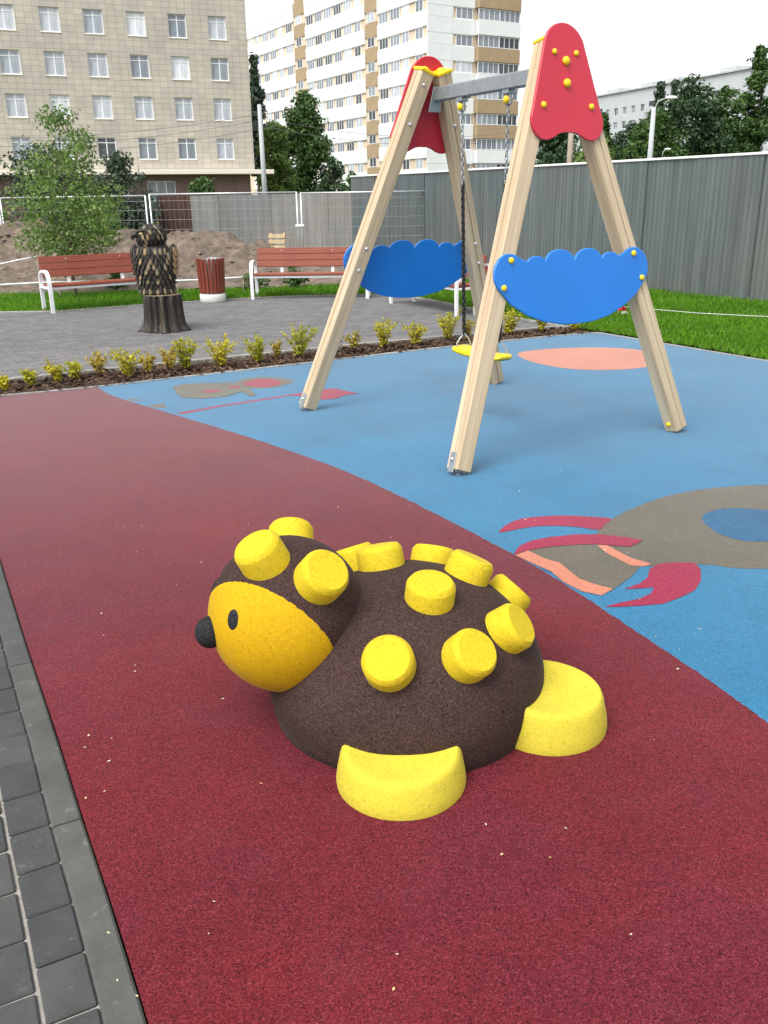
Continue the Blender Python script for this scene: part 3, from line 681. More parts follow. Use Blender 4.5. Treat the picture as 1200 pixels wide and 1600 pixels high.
# ---- the swing itself: hangers on the beam, chains, seat
SEAT_Z, CY = .500, .245
hb = [(-.203, -.185), (.320, .255)]                       # beam position, seat position along the beam
hang = empty('hanging_swing', (.770 - .863 * .014, 6.586 - .506 * .014, 0), SA)
tag(hang, 'yellow plastic swing seat hanging on two chains from the beam', 'swing')
link_c = {}
def link(r, l_, w_, mat):
    k = (r, mat)
    if k in link_c: return link_c[k]
    pts = []
    for i in range(12):
        a = 2 * PI * i / 12; pts.append(V(math.cos(a) * w_, 0, math.sin(a) * w_ + (l_ / 2 - w_) * (1 if math.sin(a) > 1e-6 else -1 if math.sin(a) < -1e-6 else 0)))
    vs = []; n = 6
    for i, p in enumerate(pts):
        t = (pts[(i + 1) % 12] - pts[i - 1]).normalized(); u = t.cross(V(0, 1, 0)).normalized()
        vs += [p + (u * math.cos(2 * PI * j / n) + V(0, 1, 0) * math.sin(2 * PI * j / n)) * r for j in range(n)]
    fs = [(i * n + j, i * n + (j + 1) % n, (i + 1) % 12 * n + (j + 1) % n, (i + 1) % 12 * n + j) for i in range(12) for j in range(n)]
    link_c[k] = (vs, fs); return link_c[k]
for b_top, b_bot in hb:
    hg = MB(); hg.cbox(-.033, .033, b_top - .032, b_top + .032, 2.228, 2.254, .003).cbox(-.012, .012, b_top - .028, b_top + .028, 2.165, 2.230, .004)
    h_o = hg.build('hanger', 'galv', hang)
    bolt(h_o, V(.012, b_top, 2.195), V(1, 0, 0), .021, 'yellow_plastic', 'bolt_cap'); bolt(h_o, V(-.012, b_top, 2.195), V(-1, 0, 0), .026, 'yellow_plastic', 'bolt_cap')
    top_p, bot_p = V(0, b_top, 2.165), V(0, b_bot, SEAT_Z + .115)
    d = top_p - bot_p; q = V(0, 0, 1).rotation_difference(d.normalized()).to_matrix().to_4x4()
    for nm, mat, z0, z1, r, l_, w_, pitch in (('chain', 'galv', 1.665, 2.172, .0036, .040, .0105, .031), ('sheathed_chain', 'chain_black', SEAT_Z + .115, 1.668, .0066, .042, .0105, .027)):
        mb = MB(); z = z0; i = 0
        while z < z1:
            t = (z + pitch / 2 - bot_p.z) / d.z; p = bot_p + d * t
            vs, fs = link(r, l_, w_, mat); m = Matrix.Translation(p) @ q @ Matrix.Rotation((i % 2) * PI / 2 + .35, 4, 'Z')
            mb.add([m @ v for v in vs], fs, True); z += pitch; i += 1
        mb.build(nm, mat, hang)
    # triangular shackle down to the seat edges
    sh = MB(); apex = V(0, b_bot, SEAT_Z + .118)
    sg = 1 if b_bot > 0 else -1
    for sx in (-1, 1): sh.tube([apex, V(sx * .035, b_bot, SEAT_Z + .088), V(sx * .062, b_bot + sg * .004, SEAT_Z + .05), V(sx * .066, b_bot + sg * .006, SEAT_Z + .002)], .0055, 8)
    sh.build('shackle', 'galv_light', hang)
seat = MB(); n = 18; prof = []
W_, T_ = .088, .026
sec = []
for k in range(16):
    a = 2 * PI * k / 16; ex = math.copysign(abs(math.cos(a)) ** .55, math.cos(a)); ez = math.copysign(abs(math.sin(a)) ** .7, math.sin(a)); sec.append((ex, ez))
yc = (hb[0][1] + hb[1][1]) / 2; HLn = (hb[1][1] - hb[0][1]) / 2 + .075
rings = []
for i in range(n + 1):
    t = -1 + 2 * i / n; wdt = W_ * (1 - max(0, abs(t) - .80) ** 2 * 9); th = T_ * (1 - max(0, abs(t) - .86) ** 2 * 38); dz = .018 * t * t - .012
    rings.append([V(x * wdt, yc + t * HLn, SEAT_Z + dz + z * th) for x, z in sec])
seat.add([p for r in rings for p in r], [(i * 16 + k, i * 16 + (k + 1) % 16, (i + 1) * 16 + (k + 1) % 16, (i + 1) * 16 + k) for i in range(n) for k in range(16)], True)
for r_ in (rings[0], rings[-1]): seat.add(r_, [tuple(range(16)) if r_ is rings[0] else tuple(range(16))[::-1]])
seat.build('seat', 'yellow_plastic', hang)

# ================================================================== HEDGEHOG
BC, BR_, BH, ZC = V(.065, 2.61, 0), .454, .359, .107
hog = empty('play_hedgehog', (BC.x, BC.y, 0)); tag(hog, 'brown and yellow rubber hedgehog play figure on the red path', 'play figure')
prof = [(BR_ * .955, -.01), (BR_ * .975, .03), (BR_ * .993, .07)] + [(BR_ * math.cos(PI / 2 * k / 26), ZC + BH * math.sin(PI / 2 * k / 26)) for k in range(26)] + [(.006, ZC + BH)]
def wob(a, z, r): return r * (1 + .010 * noise.noise((math.cos(a) * 2, math.sin(a) * 2, z * 4)) + .003 * noise.noise((math.cos(a) * 7, math.sin(a) * 7, z * 14)))
MB().lathe(prof, 64, None, wob).build('body', 'brown_rubber', hog)
HC = V(-.309, 2.541, .367) - BC; HR = .245
head = MB(); head.ball((0, 0, 0), HR, 48, 32); hd = head.build('head', 'brown_rubber', hog, loc=HC)
HEAD_AZ = math.radians(-157); hx = V(math.cos(HEAD_AZ), math.sin(HEAD_AZ), 0); hs_ = V(-hx.y, hx.x, 0)
n1 = V(-.445, -.800, -.402); nd = .356
hf_ = V(-math.sin(math.radians(-181)), math.cos(math.radians(-181)), 0); n2 = n1 - 2 * n1.dot(hf_) * hf_
# face: union of the two cheek caps, as fine strips of the sphere just proud of the head
fax = (n1 + n2).normalized(); fu = fax.cross(V(0, 0, 1)).normalized(); fv = fu.cross(fax)
rings = []; NA, NR = 96, 20
vs = []; fs = []
for j in range(NA):
    a = 2 * PI * j / NA; e = fu * math.cos(a) + fv * math.sin(a)
    lo, hi = 0, 2.6
    for _ in range(30):
        md = (lo + hi) / 2; p = fax * math.cos(md) + e * math.sin(md)
        if max(p.dot(n1), p.dot(n2)) > nd: lo = md
        else: hi = md
    for i in range(NR + 1):
        t = lo * i / NR; rr = HR + (.0035 if i < NR else -.002); vs.append((fax * math.cos(t) + e * math.sin(t)) * rr)
for j in range(NA):
    for i in range(NR): fs.append((j * (NR + 1) + i, j * (NR + 1) + i + 1, (j + 1) % NA * (NR + 1) + i + 1, (j + 1) % NA * (NR + 1) + i))
face = MB().add(vs, fs, True).build('face', 'face_rubber', hd)
bm = bmesh.new(); bm.from_mesh(face.data); bmesh.ops.remove_doubles(bm, verts=bm.verts, dist=1e-5); bmesh.ops.recalc_face_normals(bm, faces=bm.faces); bm.to_mesh(face.data); bm.free()
nose_d = V(math.cos(HEAD_AZ) * math.cos(-.06), math.sin(HEAD_AZ) * math.cos(-.06), math.sin(-.06))
MB().ball(nose_d * (HR * 1.02), (.047, .047, .050), 24, 16).build('nose', 'black_rubber', hd)
e1 = V(-.562, -.773, .293).normalized()
for ed in (e1, e1 - 2 * e1.dot(hs_) * hs_):
    q = V(0, 0, 1).rotation_difference(ed).to_matrix().to_4x4(); sd_ = V(0, 0, 1)
    up_ = (V(0, 0, 1) - ed * ed.z).normalized(); rt = up_.cross(ed)
    mm = Matrix((rt, up_, ed)).transposed()
    MB().ball(ed * HR, (.022, .032, .008), 20, 10, mm).build('eye', 'black_rubber', hd)
def peg(parent, p, nrm, r=.076, h_=.066):
    q = V(0, 0, 1).rotation_difference(nrm.normalized()).to_matrix().to_4x4(); q.translation = p
    jr = random.uniform(.97, 1.03); r *= jr
    pr = [(r * 1.01, -.05), (r * 1.01, 0), (r * .995, h_ * .72), (r * .985, h_ * .765), (r * .855, h_ * .975), (r * .83, h_ * .995), (r * .3, h_ * .995), (.002, h_ * .99)]
    return MB().lathe(pr, 40).build('peg', 'yellow_rubber', parent, mtx=q, sharp=24)
for p, nn in (((-.360, 2.452, .585), (-.38, -.24, .89)), ((-.308, 2.712, .536), (.0, .70, .71)), ((-.195, 2.407, .538), (.462, -.545, .699))):
    peg(hd, V(*p) - BC - HC, V(*nn))
for p, nn in (((-.012, 2.728, .448), (-.136, .28, .95)), ((-.10, 2.79, .418), (-.28, .36, .89)), ((.165, 2.86, .385), (.17, .45, .87)), ((.269, 2.688, .422), (.40, .20, .89)), ((.135, 2.475, .438), (.10, -.14, .985)), ((.402, 2.745, .300), (.68, .25, .69)), ((.366, 2.446, .335), (.72, -.30, .62)), ((.009, 2.26, .331), (-.11, -.693, .712)), ((.233, 2.300, .327), (.45, -.55, .70)), ((-.06, 2.95, .30), (-.25, .72, .65)), ((.19, 2.96, .30), (.25, .72, .65))):
    peg(hog, V(*p) - BC, V(*nn))
def foot(cx, cy, r, h_, az):
    """half-round foot: flared wall, soft rim, dished top; az is the outward direction"""
    mb = MB(); d = V(math.cos(az), math.sin(az), 0); n = 56; vs = []; c = V(cx, cy, 0) - BC
    lv = [(1.0, -.006), (1.012, .012), (.99, h_ * .36), (.95, h_ * .70), (.925, h_ * .86), (.902, h_ * .945), (.872, h_ * .99), (.83, h_ * 1.0)]
    lv += [(q, h_ * 1.0 - .012 * math.sin(min(1, (.83 - q) / .5) * PI / 2)) for q in (.70, .5, .34, .18, .02)]
    for q, z in lv:
        for k in range(n):
            a = 2 * PI * k / n; e = V(math.cos(a), math.sin(a), 0); out_ = e.dot(d)
            zz = z + (.012 * (-out_) * min(1, q) if z > h_ * .5 else 0)
            rr = r * q * (1 + .006 * noise.noise((e.x * 2 + cx * 9, e.y * 2, z * 5)))
            vs.append(c + e * rr + V(0, 0, zz))
    fs = [(i * n + k, i * n + (k + 1) % n, (i + 1) * n + (k + 1) % n, (i + 1) * n + k) for i in range(len(lv) - 1) for k in range(n)] + [tuple((len(lv) - 1) * n + k for k in range(n)), tuple(range(n))[::-1]]
    mb.add(vs, fs, True).build('foot', 'foot_rubber', hog, sharp=30)
foot(.038, 2.182, .187, .110, math.radians(-95))
foot(.512, 2.470, .190, .130, math.radians(-18))
foot(.22, 3.03, .187, .118, math.radians(70))
foot(-.26, 2.93, .187, .118, math.radians(140))
# ================================================================== BENCHES AND BINS
def bar(mb, pts, w_, t):
    """flat bar of width w_ (along x) following pts in the (y, z) plane"""
    P_ = [V(0, a, b) for a, b in pts]; vs = []
    for i, p in enumerate(P_):
        tg = (P_[min(i + 1, len(P_) - 1)] - P_[max(i - 1, 0)]).normalized(); nn = V(0, -tg.z, tg.y)
        for sx, sn in ((-1, -1), (1, -1), (1, 1), (-1, 1)): vs.append(p + V(sx * w_ / 2, 0, 0) + nn * sn * t / 2)
    n = len(P_); fs = [(i * 4 + k, i * 4 + (k + 1) % 4, i * 4 + 4 + (k + 1) % 4, i * 4 + 4 + k) for i in range(n - 1) for k in range(4)] + [(3, 2, 1, 0), tuple((n - 1) * 4 + k for k in range(4))]
    mb.add(vs, fs)
BL = 1.95
bench_c = {}
def make_bench(loc, rz, label):
    b = empty('bench', loc, rz); tag(b, label, 'bench', 'benches around the plaza')
    if not bench_c:
        mb = MB(); fp = [(.0, 0), (-.005, .12), (-.008, .30), (-.004, .44), (.02, .535), (.065, .590), (.13, .612), (.25, .612), (.335, .590), (.385, .535), (.405, .44), (.415, .25), (.42, 0)]
        bar(mb, fp, .055, .034); bench_c['arm'] = mb.mesh('arm_frame', 'white_paint')
        mb = MB(); bar(mb, [(.43, .350), (.447, .40), (.482, .60), (.520, .790)], .05, .030); bench_c['upright'] = mb.mesh('back_upright', 'white_paint')
        mb = MB(); mb.cbox(.0, BL - .055, -.012, .018, .345, .385, .004); bench_c['rail'] = mb.mesh('seat_rail', 'white_paint')
        mb = MB(); mb.cbox(.0, BL - .055, -.050, .050, -.019, .019, .006); bench_c['slat'] = mb.mesh('slat', 'slat_red')
        mb = MB(); mb.cbox(-.025, .025, 0, .42, .352, .384, .004); bench_c['bearer'] = mb.mesh('bearer', 'white_paint')
        bm_ = MB(); bm_.lathe([(.011, 0), (.011, .004), (.006, .008)], 10); bench_c['bolt'] = bm_.mesh('bolt', 'galv_light')
    for x in (0, BL):
        put('arm_frame', bench_c['arm'], b, (x, 0, 0)); put('back_upright', bench_c['upright'], b, (.45 if x == 0 else 1.33, 0, 0)); put('bearer', bench_c['bearer'], b, (x, 0, 0))
    put('seat_rail', bench_c['rail'], b, (.028, .03, 0)); put('seat_rail', bench_c['rail'], b, (.028, .36, 0))
    for k in range(4): put('slat', bench_c['slat'], b, (.028, .045 + k * .108, .405 - .004 * k))
    for k in range(3):
        t = .555 + .104 * k; put('slat', bench_c['slat'], b, (.028, .425 + (t - .42) * .20, t - .002), (math.radians(79), 0, 0))
    for x in (.45, 1.33): put('bolt', bench_c['bolt'], b, (x, .425 + (.763 - .42) * .20 - .021, .765), (math.radians(79), 0, 0))
    return b
make_bench((-5.02, 13.86, 0), math.atan2(.60, .80), 'red slatted bench with white frame beside the young tree')
make_bench((-2.17, 15.42, 0), math.atan2(-.06, 1), 'red slatted bench with white frame behind the swing')
make_bench((.165, 14.50, 0), math.atan2(-.885, .465), 'red slatted bench seen end-on behind the blue panel')
def make_bin(loc, rz, label):
    b = empty('litter_bin', loc, rz); tag(b, label, 'litter bin', 'round slatted litter bins')
    MB().lathe([(.205, 0), (.215, .012), (.215, .125), (.207, .135), (.05, .136)], 32).build('base', 'concrete_light', b)
    MB().lathe([(.165, .137), (.185, .45), (.195, .70), (.19, .70), (.17, .40), (.15, .16)], 28, cap=False).build('liner', 'galv', b)
    me = MB().cbox(-.026, .026, -.011, .011, 0, .555, .004).mesh('slat', 'slat_red_upright')
    n = 20
    for k in range(n):
        a = 2 * PI * k / n; m = Matrix.Rotation(a, 4, 'Z') @ Matrix.Translation((0, -.197, .150)) @ Matrix.Rotation(math.radians(2.6), 4, 'X')
        put('slat', me, b, mtx=m)
    rg = MB(); rg.lathe([(.205, .665), (.212, .665), (.212, .690), (.205, .690), (.205, .665)], 32, cap=False); rg.build('hoop', 'galv', b)
    return b
make_bin((-2.80, 15.17, 0), .1, 'round red slatted litter bin between the two benches')
make_bin((1.52, 12.78, 0), .3, 'round red slatted litter bin half hidden behind the swing leg')

# ================================================================== CARVED EAGLE OWL ON A STUMP
ow = empty('carved_bird', (-2.83, 11.78, 0)); tag(ow, 'dark carved wooden bird of prey standing on a stump', 'sculpture')
fl = [random.uniform(-1, 1) for _ in range(64)]
def stump_r(a, z, r):
    g = .5 + .5 * math.cos(a * 15 + 1.5 * math.sin(a * 3) + z * 1.5); k = noise.noise((math.cos(a) * 3.2, math.sin(a) * 3.2, z * 1.3))
    flare = max(0, .13 - z) / .13
    return r * (1 - .20 * (1 - g) ** 1.4 + .06 * k) + .075 * flare ** 2 * (.35 + .65 * max(0, math.cos(a * 5 + 1.0 + .6 * math.sin(2 * a))))
MB().lathe([(.292, -.01), (.288, .02), (.281, .06), (.272, .11), (.264, .18), (.258, .28), (.256, .38), (.258, .45), (.250, .460)], 120, None, stump_r).build('stump', 'carved_bark', ow)
MB().lathe([(.243, .458), (.235, .466), (.01, .468)], 40, None, lambda a, z, r: r * (1 + .03 * noise.noise((math.cos(a) * 3, math.sin(a) * 3, 0)))).build('stump_top', 'carved_light', ow)
body_p = [(.19, .44), (.200, .50), (.212, .58), (.232, .68), (.246, .78), (.250, .86), (.240, .94), (.218, 1.01), (.185, 1.06), (.150, 1.09)]
OX = -.055
def body_r(a, z, r): return r * (1 + .035 * noise.noise((math.cos(a) * 5, math.sin(a) * 5, z * 9))) * (1 if abs(math.cos(a)) > .0 else 1)
def bodymat(): return Matrix.Translation((OX, 0, 0)) @ Matrix.Diagonal((1, .82, 1, 1))
ob = MB().lathe(body_p, 56, bodymat(), body_r).build('body', 'carved_dark', ow)
hp = V(OX - .01, -.02, 1.175)
def lumpy_ball(c, r, nu, nv, amp, fr_):
    mb = MB(); mb.ball((0, 0, 0), r, nu, nv); mb.v = [tuple(Vector(p) * (1 + amp * noise.noise(Vector(p) * fr_)) + Vector(c)) for p in mb.v]; return mb
oh = lumpy_ball(hp, (.178, .165, .158), 36, 24, .10, 22).build('head', 'carved_dark', ow)
# beak: hooked, pointing to the left
bk = MB(); bk.tube([hp + V(-.13, -.055, .035), hp + V(-.185, -.075, .030), hp + V(-.215, -.085, .000), hp + V(-.215, -.085, -.035)], [.050, .042, .026, .006], 12); bk.build('beak', 'chain_black', oh)
for s_ in (-1,): MB().ball(hp + V(-.085, -.148, .045), (.024, .012, .019), 14, 8).build('eye', 'eye', oh)
MB().tube([hp + V(-.15, -.135, .062), hp + V(-.09, -.160, .076), hp + V(-.02, -.158, .085)], [.010, .018, .010], 8).build('brow', 'carved_bark', oh)
def feather(mb, p, nrm, down, L, W, th=.012):
    nrm = nrm.normalized(); down = (down - nrm * down.dot(nrm)).normalized(); sd_ = nrm.cross(down)
    pr = [(-.5, .35), (-.2, .9), (.1, 1), (.34, .72), (.5, .0)]
    vs = []; top_ = []
    for t, w_ in pr:
        o_ = p + down * (t * L) + nrm * (.004 + .010 * (t + .5)); vs += [o_ - sd_ * w_ * W / 2, o_ + nrm * th, o_ + sd_ * w_ * W / 2]
    fs = []
    for i in range(4): fs += [(i * 3, i * 3 + 3, i * 3 + 4, i * 3 + 1), (i * 3 + 1, i * 3 + 4, i * 3 + 5, i * 3 + 2)]
    mb.add(vs, fs)
def brad(z):
    for (r0, z0), (r1, z1) in zip(body_p, body_p[1:]):
        if z0 <= z <= z1: return r0 + (r1 - r0) * (z - z0) / (z1 - z0)
    return body_p[-1][0]
fl_ = MB(); fd_ = MB(); fg_ = MB()
for row in range(8):
    z = .575 + row * .060
    for k in range(16):
        a = -PI / 2 + (k - 7.5 + (.5 if row % 2 else 0)) * .285
        if abs(a + PI / 2) > 1.9: continue
        r = brad(z); e = V(math.cos(a), math.sin(a) * .82, 0); p = V(OX, 0, z) + V(math.cos(a) * r, math.sin(a) * r * .82, 0)
        tgt = random.choices((fl_, fd_, fg_), (.30, .64, .06))[0] if abs(a + PI / 2) < 1.1 and z > .62 else fd_
        feather(tgt, p, e + V(0, 0, .15), V(random.uniform(-.12, .12), 0, -1), random.uniform(.080, .105), random.uniform(.042, .056))
for k in range(17):
    a = -PI / 2 + (k - 8) * .22; p = V(OX + math.cos(a) * .212, math.sin(a) * .212 * .82, .515)
    feather(fl_ if k % 2 else fd_, p, V(math.cos(a), math.sin(a), .1), V(0, 0, -1), .10, .045)
for row in range(5):
    el = -.75 + row * .38
    for k in range(13):
        a = -PI / 2 + (k - 6 + (.5 if row % 2 else 0)) * .36
        if el > -.1 and a < -PI / 2 - .55: continue
        d = V(math.cos(a) * math.cos(el), math.sin(a) * math.cos(el), math.sin(el)); p = hp + V(d.x * .176, d.y * .163, d.z * .156)
        feather(random.choices((fl_, fd_, fg_), (.30, .66, .04))[0], p, d, V(.25, 0, -1), .085, .034)
for nm, mb, mt in (('pale_feathers', fl_, 'carved_light'), ('dark_feathers', fd_, 'carved_dark'), ('golden_feathers', fg_, 'carved_gold')): tag(mb.build(nm, mt, ow), kind='stuff')
for sx in (-1, 1):
    mb = MB(); mb.ball((0, 0, 0), (.060, .17, .27), 20, 16); m = Matrix.Translation((OX + sx * .212, .045, .82)) @ Matrix.Rotation(sx * .13, 4, 'Y')
    mb.v = [tuple(m @ Vector(p)) for p in mb.v]; wg = mb.build('wing', 'carved_dark', ow)
    fw_ = MB()
    for row in range(4):
        for k in range(3):
            p = V(OX + sx * (.268 - .006 * row), -.055 + k * .075, .99 - row * .075); feather(fw_, p, V(sx, -.35 + k * .25, .1), V(0, .1, -1), .12, .07)
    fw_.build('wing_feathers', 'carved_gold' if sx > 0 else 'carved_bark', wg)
# ================================================================== PLANTS
def leaves_np(centers, normals, size, aspect=.55, jitter=.9):
    """diamond leaves: centers (K,3) -> (K*4,3)"""
    K = len(centers); d = rng.normal(size=(K, 3)); d = d / np.linalg.norm(d, axis=1)[:, None] * jitter + normals; d /= np.linalg.norm(d, axis=1)[:, None]
    r = rng.normal(size=(K, 3)); u = np.cross(d, r); u /= np.linalg.norm(u, axis=1)[:, None]; v = np.cross(d, u)
    s_ = (size * rng.uniform(.6, 1.35, K))[:, None]
    return np.stack([centers - u * s_, centers + v * s_ * aspect, centers + u * s_, centers - v * s_ * aspect], 1).reshape(-1, 3)
def tree(name, label, loc, height, width, crown_base, leaf_size, n_leaves, mat, trunk_r=.12, clumps=26, group=None, seed=0, squash=1.0, cat='tree', spread=.34, shape='round'):
    global rng
    rg = np.random.default_rng(100 + seed); rd = random.Random(seed)
    t = empty(name, loc); tag(t, label, cat, group)
    ch = height - crown_base; cz = crown_base + ch * .5
    C = []; RC = []; clumps = int(clumps * 1.6)
    def prof(zf):
        if shape == 'cone': return max(.06, (1 - zf) ** .85 * min(1, .45 + zf * 3))
        if shape == 'column': return max(.12, min(1, (1 - zf) * 2.2, .55 + zf * 2))
        return max(.15, math.sin(PI * min(1, max(0, .14 + .83 * zf))) ** .6)
    while len(C) < clumps:
        zf = rg.uniform(0, 1) ** (1.25 if shape == 'cone' else 1.0); a_ = rg.uniform(0, 2 * PI); q_ = rg.uniform(0, 1) ** .5; r_ = width / 2 * prof(zf)
        c_ = max(width * spread * .50, ch * .06) * (.55 + .45 * prof(zf)) * rg.uniform(.6, 1.25)
        rr_ = max(0, r_ - c_ * .75) * q_ * rg.uniform(.85, 1.15)
        C.append((math.cos(a_) * rr_, math.sin(a_) * rr_ * squash, crown_base + zf * (ch - c_ * .6))); RC.append(c_)
    C = np.array(C); RC = np.array(RC)
    tr = MB(); pts = [V(0, 0, -.15), V(rd.uniform(-.03, .03) * height, 0, height * .22), V(rd.uniform(-.04, .04) * height, rd.uniform(-.03, .03) * height, height * .5), V(rd.uniform(-.04, .04) * height, 0, height * .86)]
    sp_ = spline(pts, 4); tr.tube(sp_, [trunk_r * (1 - .85 * i / (len(sp_) - 1)) for i in range(len(sp_))], 9)
    for c in C[:: max(1, len(C) // 16)]:
        zb = max(crown_base * .8, min(height * .75, c[2] - ch * .22)); b0 = V(0, 0, zb) + (sp_[min(len(sp_) - 1, int(zb / height * len(sp_)))] - V(0, 0, sp_[min(len(sp_) - 1, int(zb / height * len(sp_)))].z)); e = V(*c)
        tr.tube([b0, b0.lerp(e, .5) + V(0, 0, -.03 * ch), e], [trunk_r * .38, trunk_r * .22, trunk_r * .06], 6)
    tr.build('trunk', 'bark', t)
    cr = RC; pk = RC ** 2 / (RC ** 2).sum(); k = rg.choice(len(C), n_leaves, p=pk)
    d = rg.normal(size=(n_leaves, 3)); d /= np.linalg.norm(d, axis=1)[:, None]; rr = rg.uniform(.25, 1, n_leaves) ** .45 * np.where(rg.random(n_leaves) < .16, rg.uniform(1.1, 1.55, n_leaves), 1)
    P_ = C[k] + d * (rr * cr[k])[:, None] * np.array([1, 1, .8]); P_[:, 2] = np.maximum(P_[:, 2], crown_base * .6)
    put('crown', np_mesh('crown', leaves_np(P_, d * .8 + np.array([0, 0, .5]), leaf_size), 4, mat), t); return t
# young tree behind the left bench
tree('young_tree', 'young light green tree behind the left bench', (-5.40, 16.2, .02), 3.12, 2.15, .50, .034, 8500, 'leaf_young', .030, 40, seed=3, spread=.30, shape='round')
# shrubs in the bed
shr_pos = [(-3.42, 7.98, .16, 0), (-3.26, 8.20, .20, 1), (-3.04, 8.30, .24, 0), (-2.93, 8.42, .22, 1), (-2.72, 8.52, .34, 2), (-2.45, 8.52, .34, 0), (-2.28, 8.60, .28, 2), (-2.10, 8.72, .36, 2), (-1.96, 8.85, .42, 1), (-1.62, 8.98, .40, 0), (-1.26, 9.18, .36, 1), (-1.08, 9.30, .28, 2), (-.88, 9.46, .44, 1), (-.50, 9.62, .42, 2), (-.30, 9.78, .30, 2), (.02, 10.02, .40, 0), (.38, 10.18, .36, 0), (.78, 10.47, .46, 0), (1.02, 10.60, .30, 2), (1.56, 10.86, .44, 0), (1.98, 11.06, .40, 0), (2.40, 11.14, .36, 0)]
ordn = ['first', 'second', 'third', 'fourth', 'fifth', 'sixth', 'seventh', 'eighth', 'ninth', 'tenth', 'eleventh', 'twelfth', 'thirteenth', 'fourteenth', 'fifteenth', 'sixteenth', 'seventeenth', 'eighteenth', 'nineteenth', 'twentieth', 'twenty-first', 'last']
kinds = ['leaf_shrub', 'leaf_shrub_green', 'leaf_shrub_red']; kw_ = ['bushy yellow', 'yellow-green', 'thin reddish yellow']
for i, (x, y, hh, kd) in enumerate(shr_pos):
    s_ = empty('shrub', (x, y, 0), 0); tag(s_, f'{kw_[kd]} shrub, {ordn[i]} from the left in the planting bed', 'shrub', 'shrubs along the planting bed')
    rd = random.Random(i + 50); st = MB(); P_ = []; ND = []
    hh *= .80; ns = 13 if kd != 2 else 8; wid = hh * (.62 if kd != 2 else .42)
    for k in range(ns):
        a = rd.uniform(0, 2 * PI); l_ = rd.uniform(.1, 1) * wid; top_ = V(math.cos(a) * l_, math.sin(a) * l_, hh * rd.uniform(.6, 1.0)); mid_ = V(top_.x * .45, top_.y * .45, top_.z * .55)
        st.tube([V(0, 0, -.02), mid_, top_], [.005, .0035, .0015], 5)
        nl = int((44 if kd != 2 else 34) * (hh / .38 + .25))
        for j in range(nl):
            t = rd.uniform(.14, 1.04) if kd != 2 else rd.uniform(.30, 1.04); p = mid_ * (t / .5) if t < .5 else mid_.lerp(top_, (t - .5) / .5)
            r_ = rd.uniform(.006, .036); b_ = rd.uniform(0, 2 * PI); P_.append((p.x + math.cos(b_) * r_, p.y + math.sin(b_) * r_, p.z + rd.uniform(-.012, .02))); ND.append((math.cos(b_) * .5, math.sin(b_) * .5, .6))
    st.build('stems', 'twig', s_)
    put('leaves', np_mesh('leaves', leaves_np(np.array(P_), np.array(ND), .0165, .62, .8), 4, kinds[kd]), s_)

# background trees and bushes
BGT = 'trees behind the fences'
tree('tree', 'light green tree beside the concrete pole', (-10.55, 98, 0), 9.6, 4.6, .6, .19, 11000, 'leaf_young', .2, 46, BGT, 11)
tree('tree', 'tall grey-green tree in front of the white tower block', (-8.3, 108, 0), 12.9, 8.0, .8, .21, 16000, 'leaf_mid', .25, 54, BGT, 12)
tree('tree', 'dark slim treetop at the corner of the tan building', (-14.0, 112, 0), 17.0, 3.2, 4, .21, 7000, 'leaf_grey', .22, 40, BGT, 13, shape='column')
tree('bush', 'round dark green bush left of the tall metal fence', (-2.35, 47, 0), 3.5, 1.9, .1, .075, 5000, 'leaf_dark', .08, 30, None, 14, cat='bush')
tree('bush', 'low light green bush at the left end of the tall fence', (-1.45, 49, 0), 2.9, 1.7, .1, .075, 3000, 'leaf_mid', .08, 22, None, 15, cat='bush')
RT = [(21.4, 66, 9.2, 5.6, 'leaf_dark', 21, 'round', 'broad dark green tree in the middle of the right-hand group'),
      (17.9, 62, 6.9, 4.6, 'leaf_mid', 22, 'round', 'mid green tree just right of the lamp post'),
      (23.2, 80, 10.7, 2.6, 'leaf_grey', 25, 'cone', 'slim pointed tree left of the broad dark tree'),
      (24.7, 81, 10.4, 2.3, 'leaf_grey', 26, 'cone', 'second slim pointed tree left of the broad dark tree'),
      (24.4, 68, 8.6, 4.6, 'leaf_mid', 30, 'round', 'mid green tree right of the broad dark tree'),
      (27.2, 70, 11.9, 4.0, 'leaf_mid', 24, 'column', 'tallest loose tree at the right edge'),
      (29.6, 66, 9.4, 5.4, 'leaf_dark', 23, 'round', 'dark tree leaving the frame on the right'),
      (18.3, 70, 6.5, 3.6, 'leaf_grey', 31, 'round', 'grey-green tree just left of the lamp post'),
      (15.4, 66, 6.9, 3.0, 'leaf_mid', 27, 'column', 'small green tree between red plate and lamp post'),
      (13.0, 58, 5.3, 2.8, 'leaf_young', 28, 'round', 'light green tree right beside the red plate'),
      (16.9, 64, 4.7, 3.2, 'leaf_dark', 32, 'round', 'low dark tree below the white flats'),
      (11.8, 66, 6.9, 5.6, 'leaf_dark', 29, 'round', 'dark tree seen below the red plate')]
for x, y, hh, wd_, mt, sd2, shp, lb in RT: tree('tree', lb, (x, y, 0), hh, wd_, .8, .14, int(5200 + 130 * wd_ * hh), mt, .16, 46, BGT, sd2, shape=shp)
LB = [(-14.2, 30.5, 4.3, 4.4, 'leaf_mid', 41, 'green bush at the left edge behind the mesh fence'), (-11.2, 32, 3.9, 4.2, 'leaf_grey', 42, 'grey-green bush behind the young tree'), (-9.0, 33, 3.3, 3.0, 'leaf_grey', 43, 'grey-green bush left of the brown fence sheets'), (-7.0, 37.5, 2.5, 2.2, 'leaf_mid', 44, 'low bush above the brown fence sheets'), (-12.5, 28.5, 2.1, 3.2, 'leaf_dark', 45, 'dark low bush at the left edge by the mesh fence'), (-9.6, 30, 2.3, 3.0, 'leaf_dark', 46, 'dark low bush behind the young tree')]
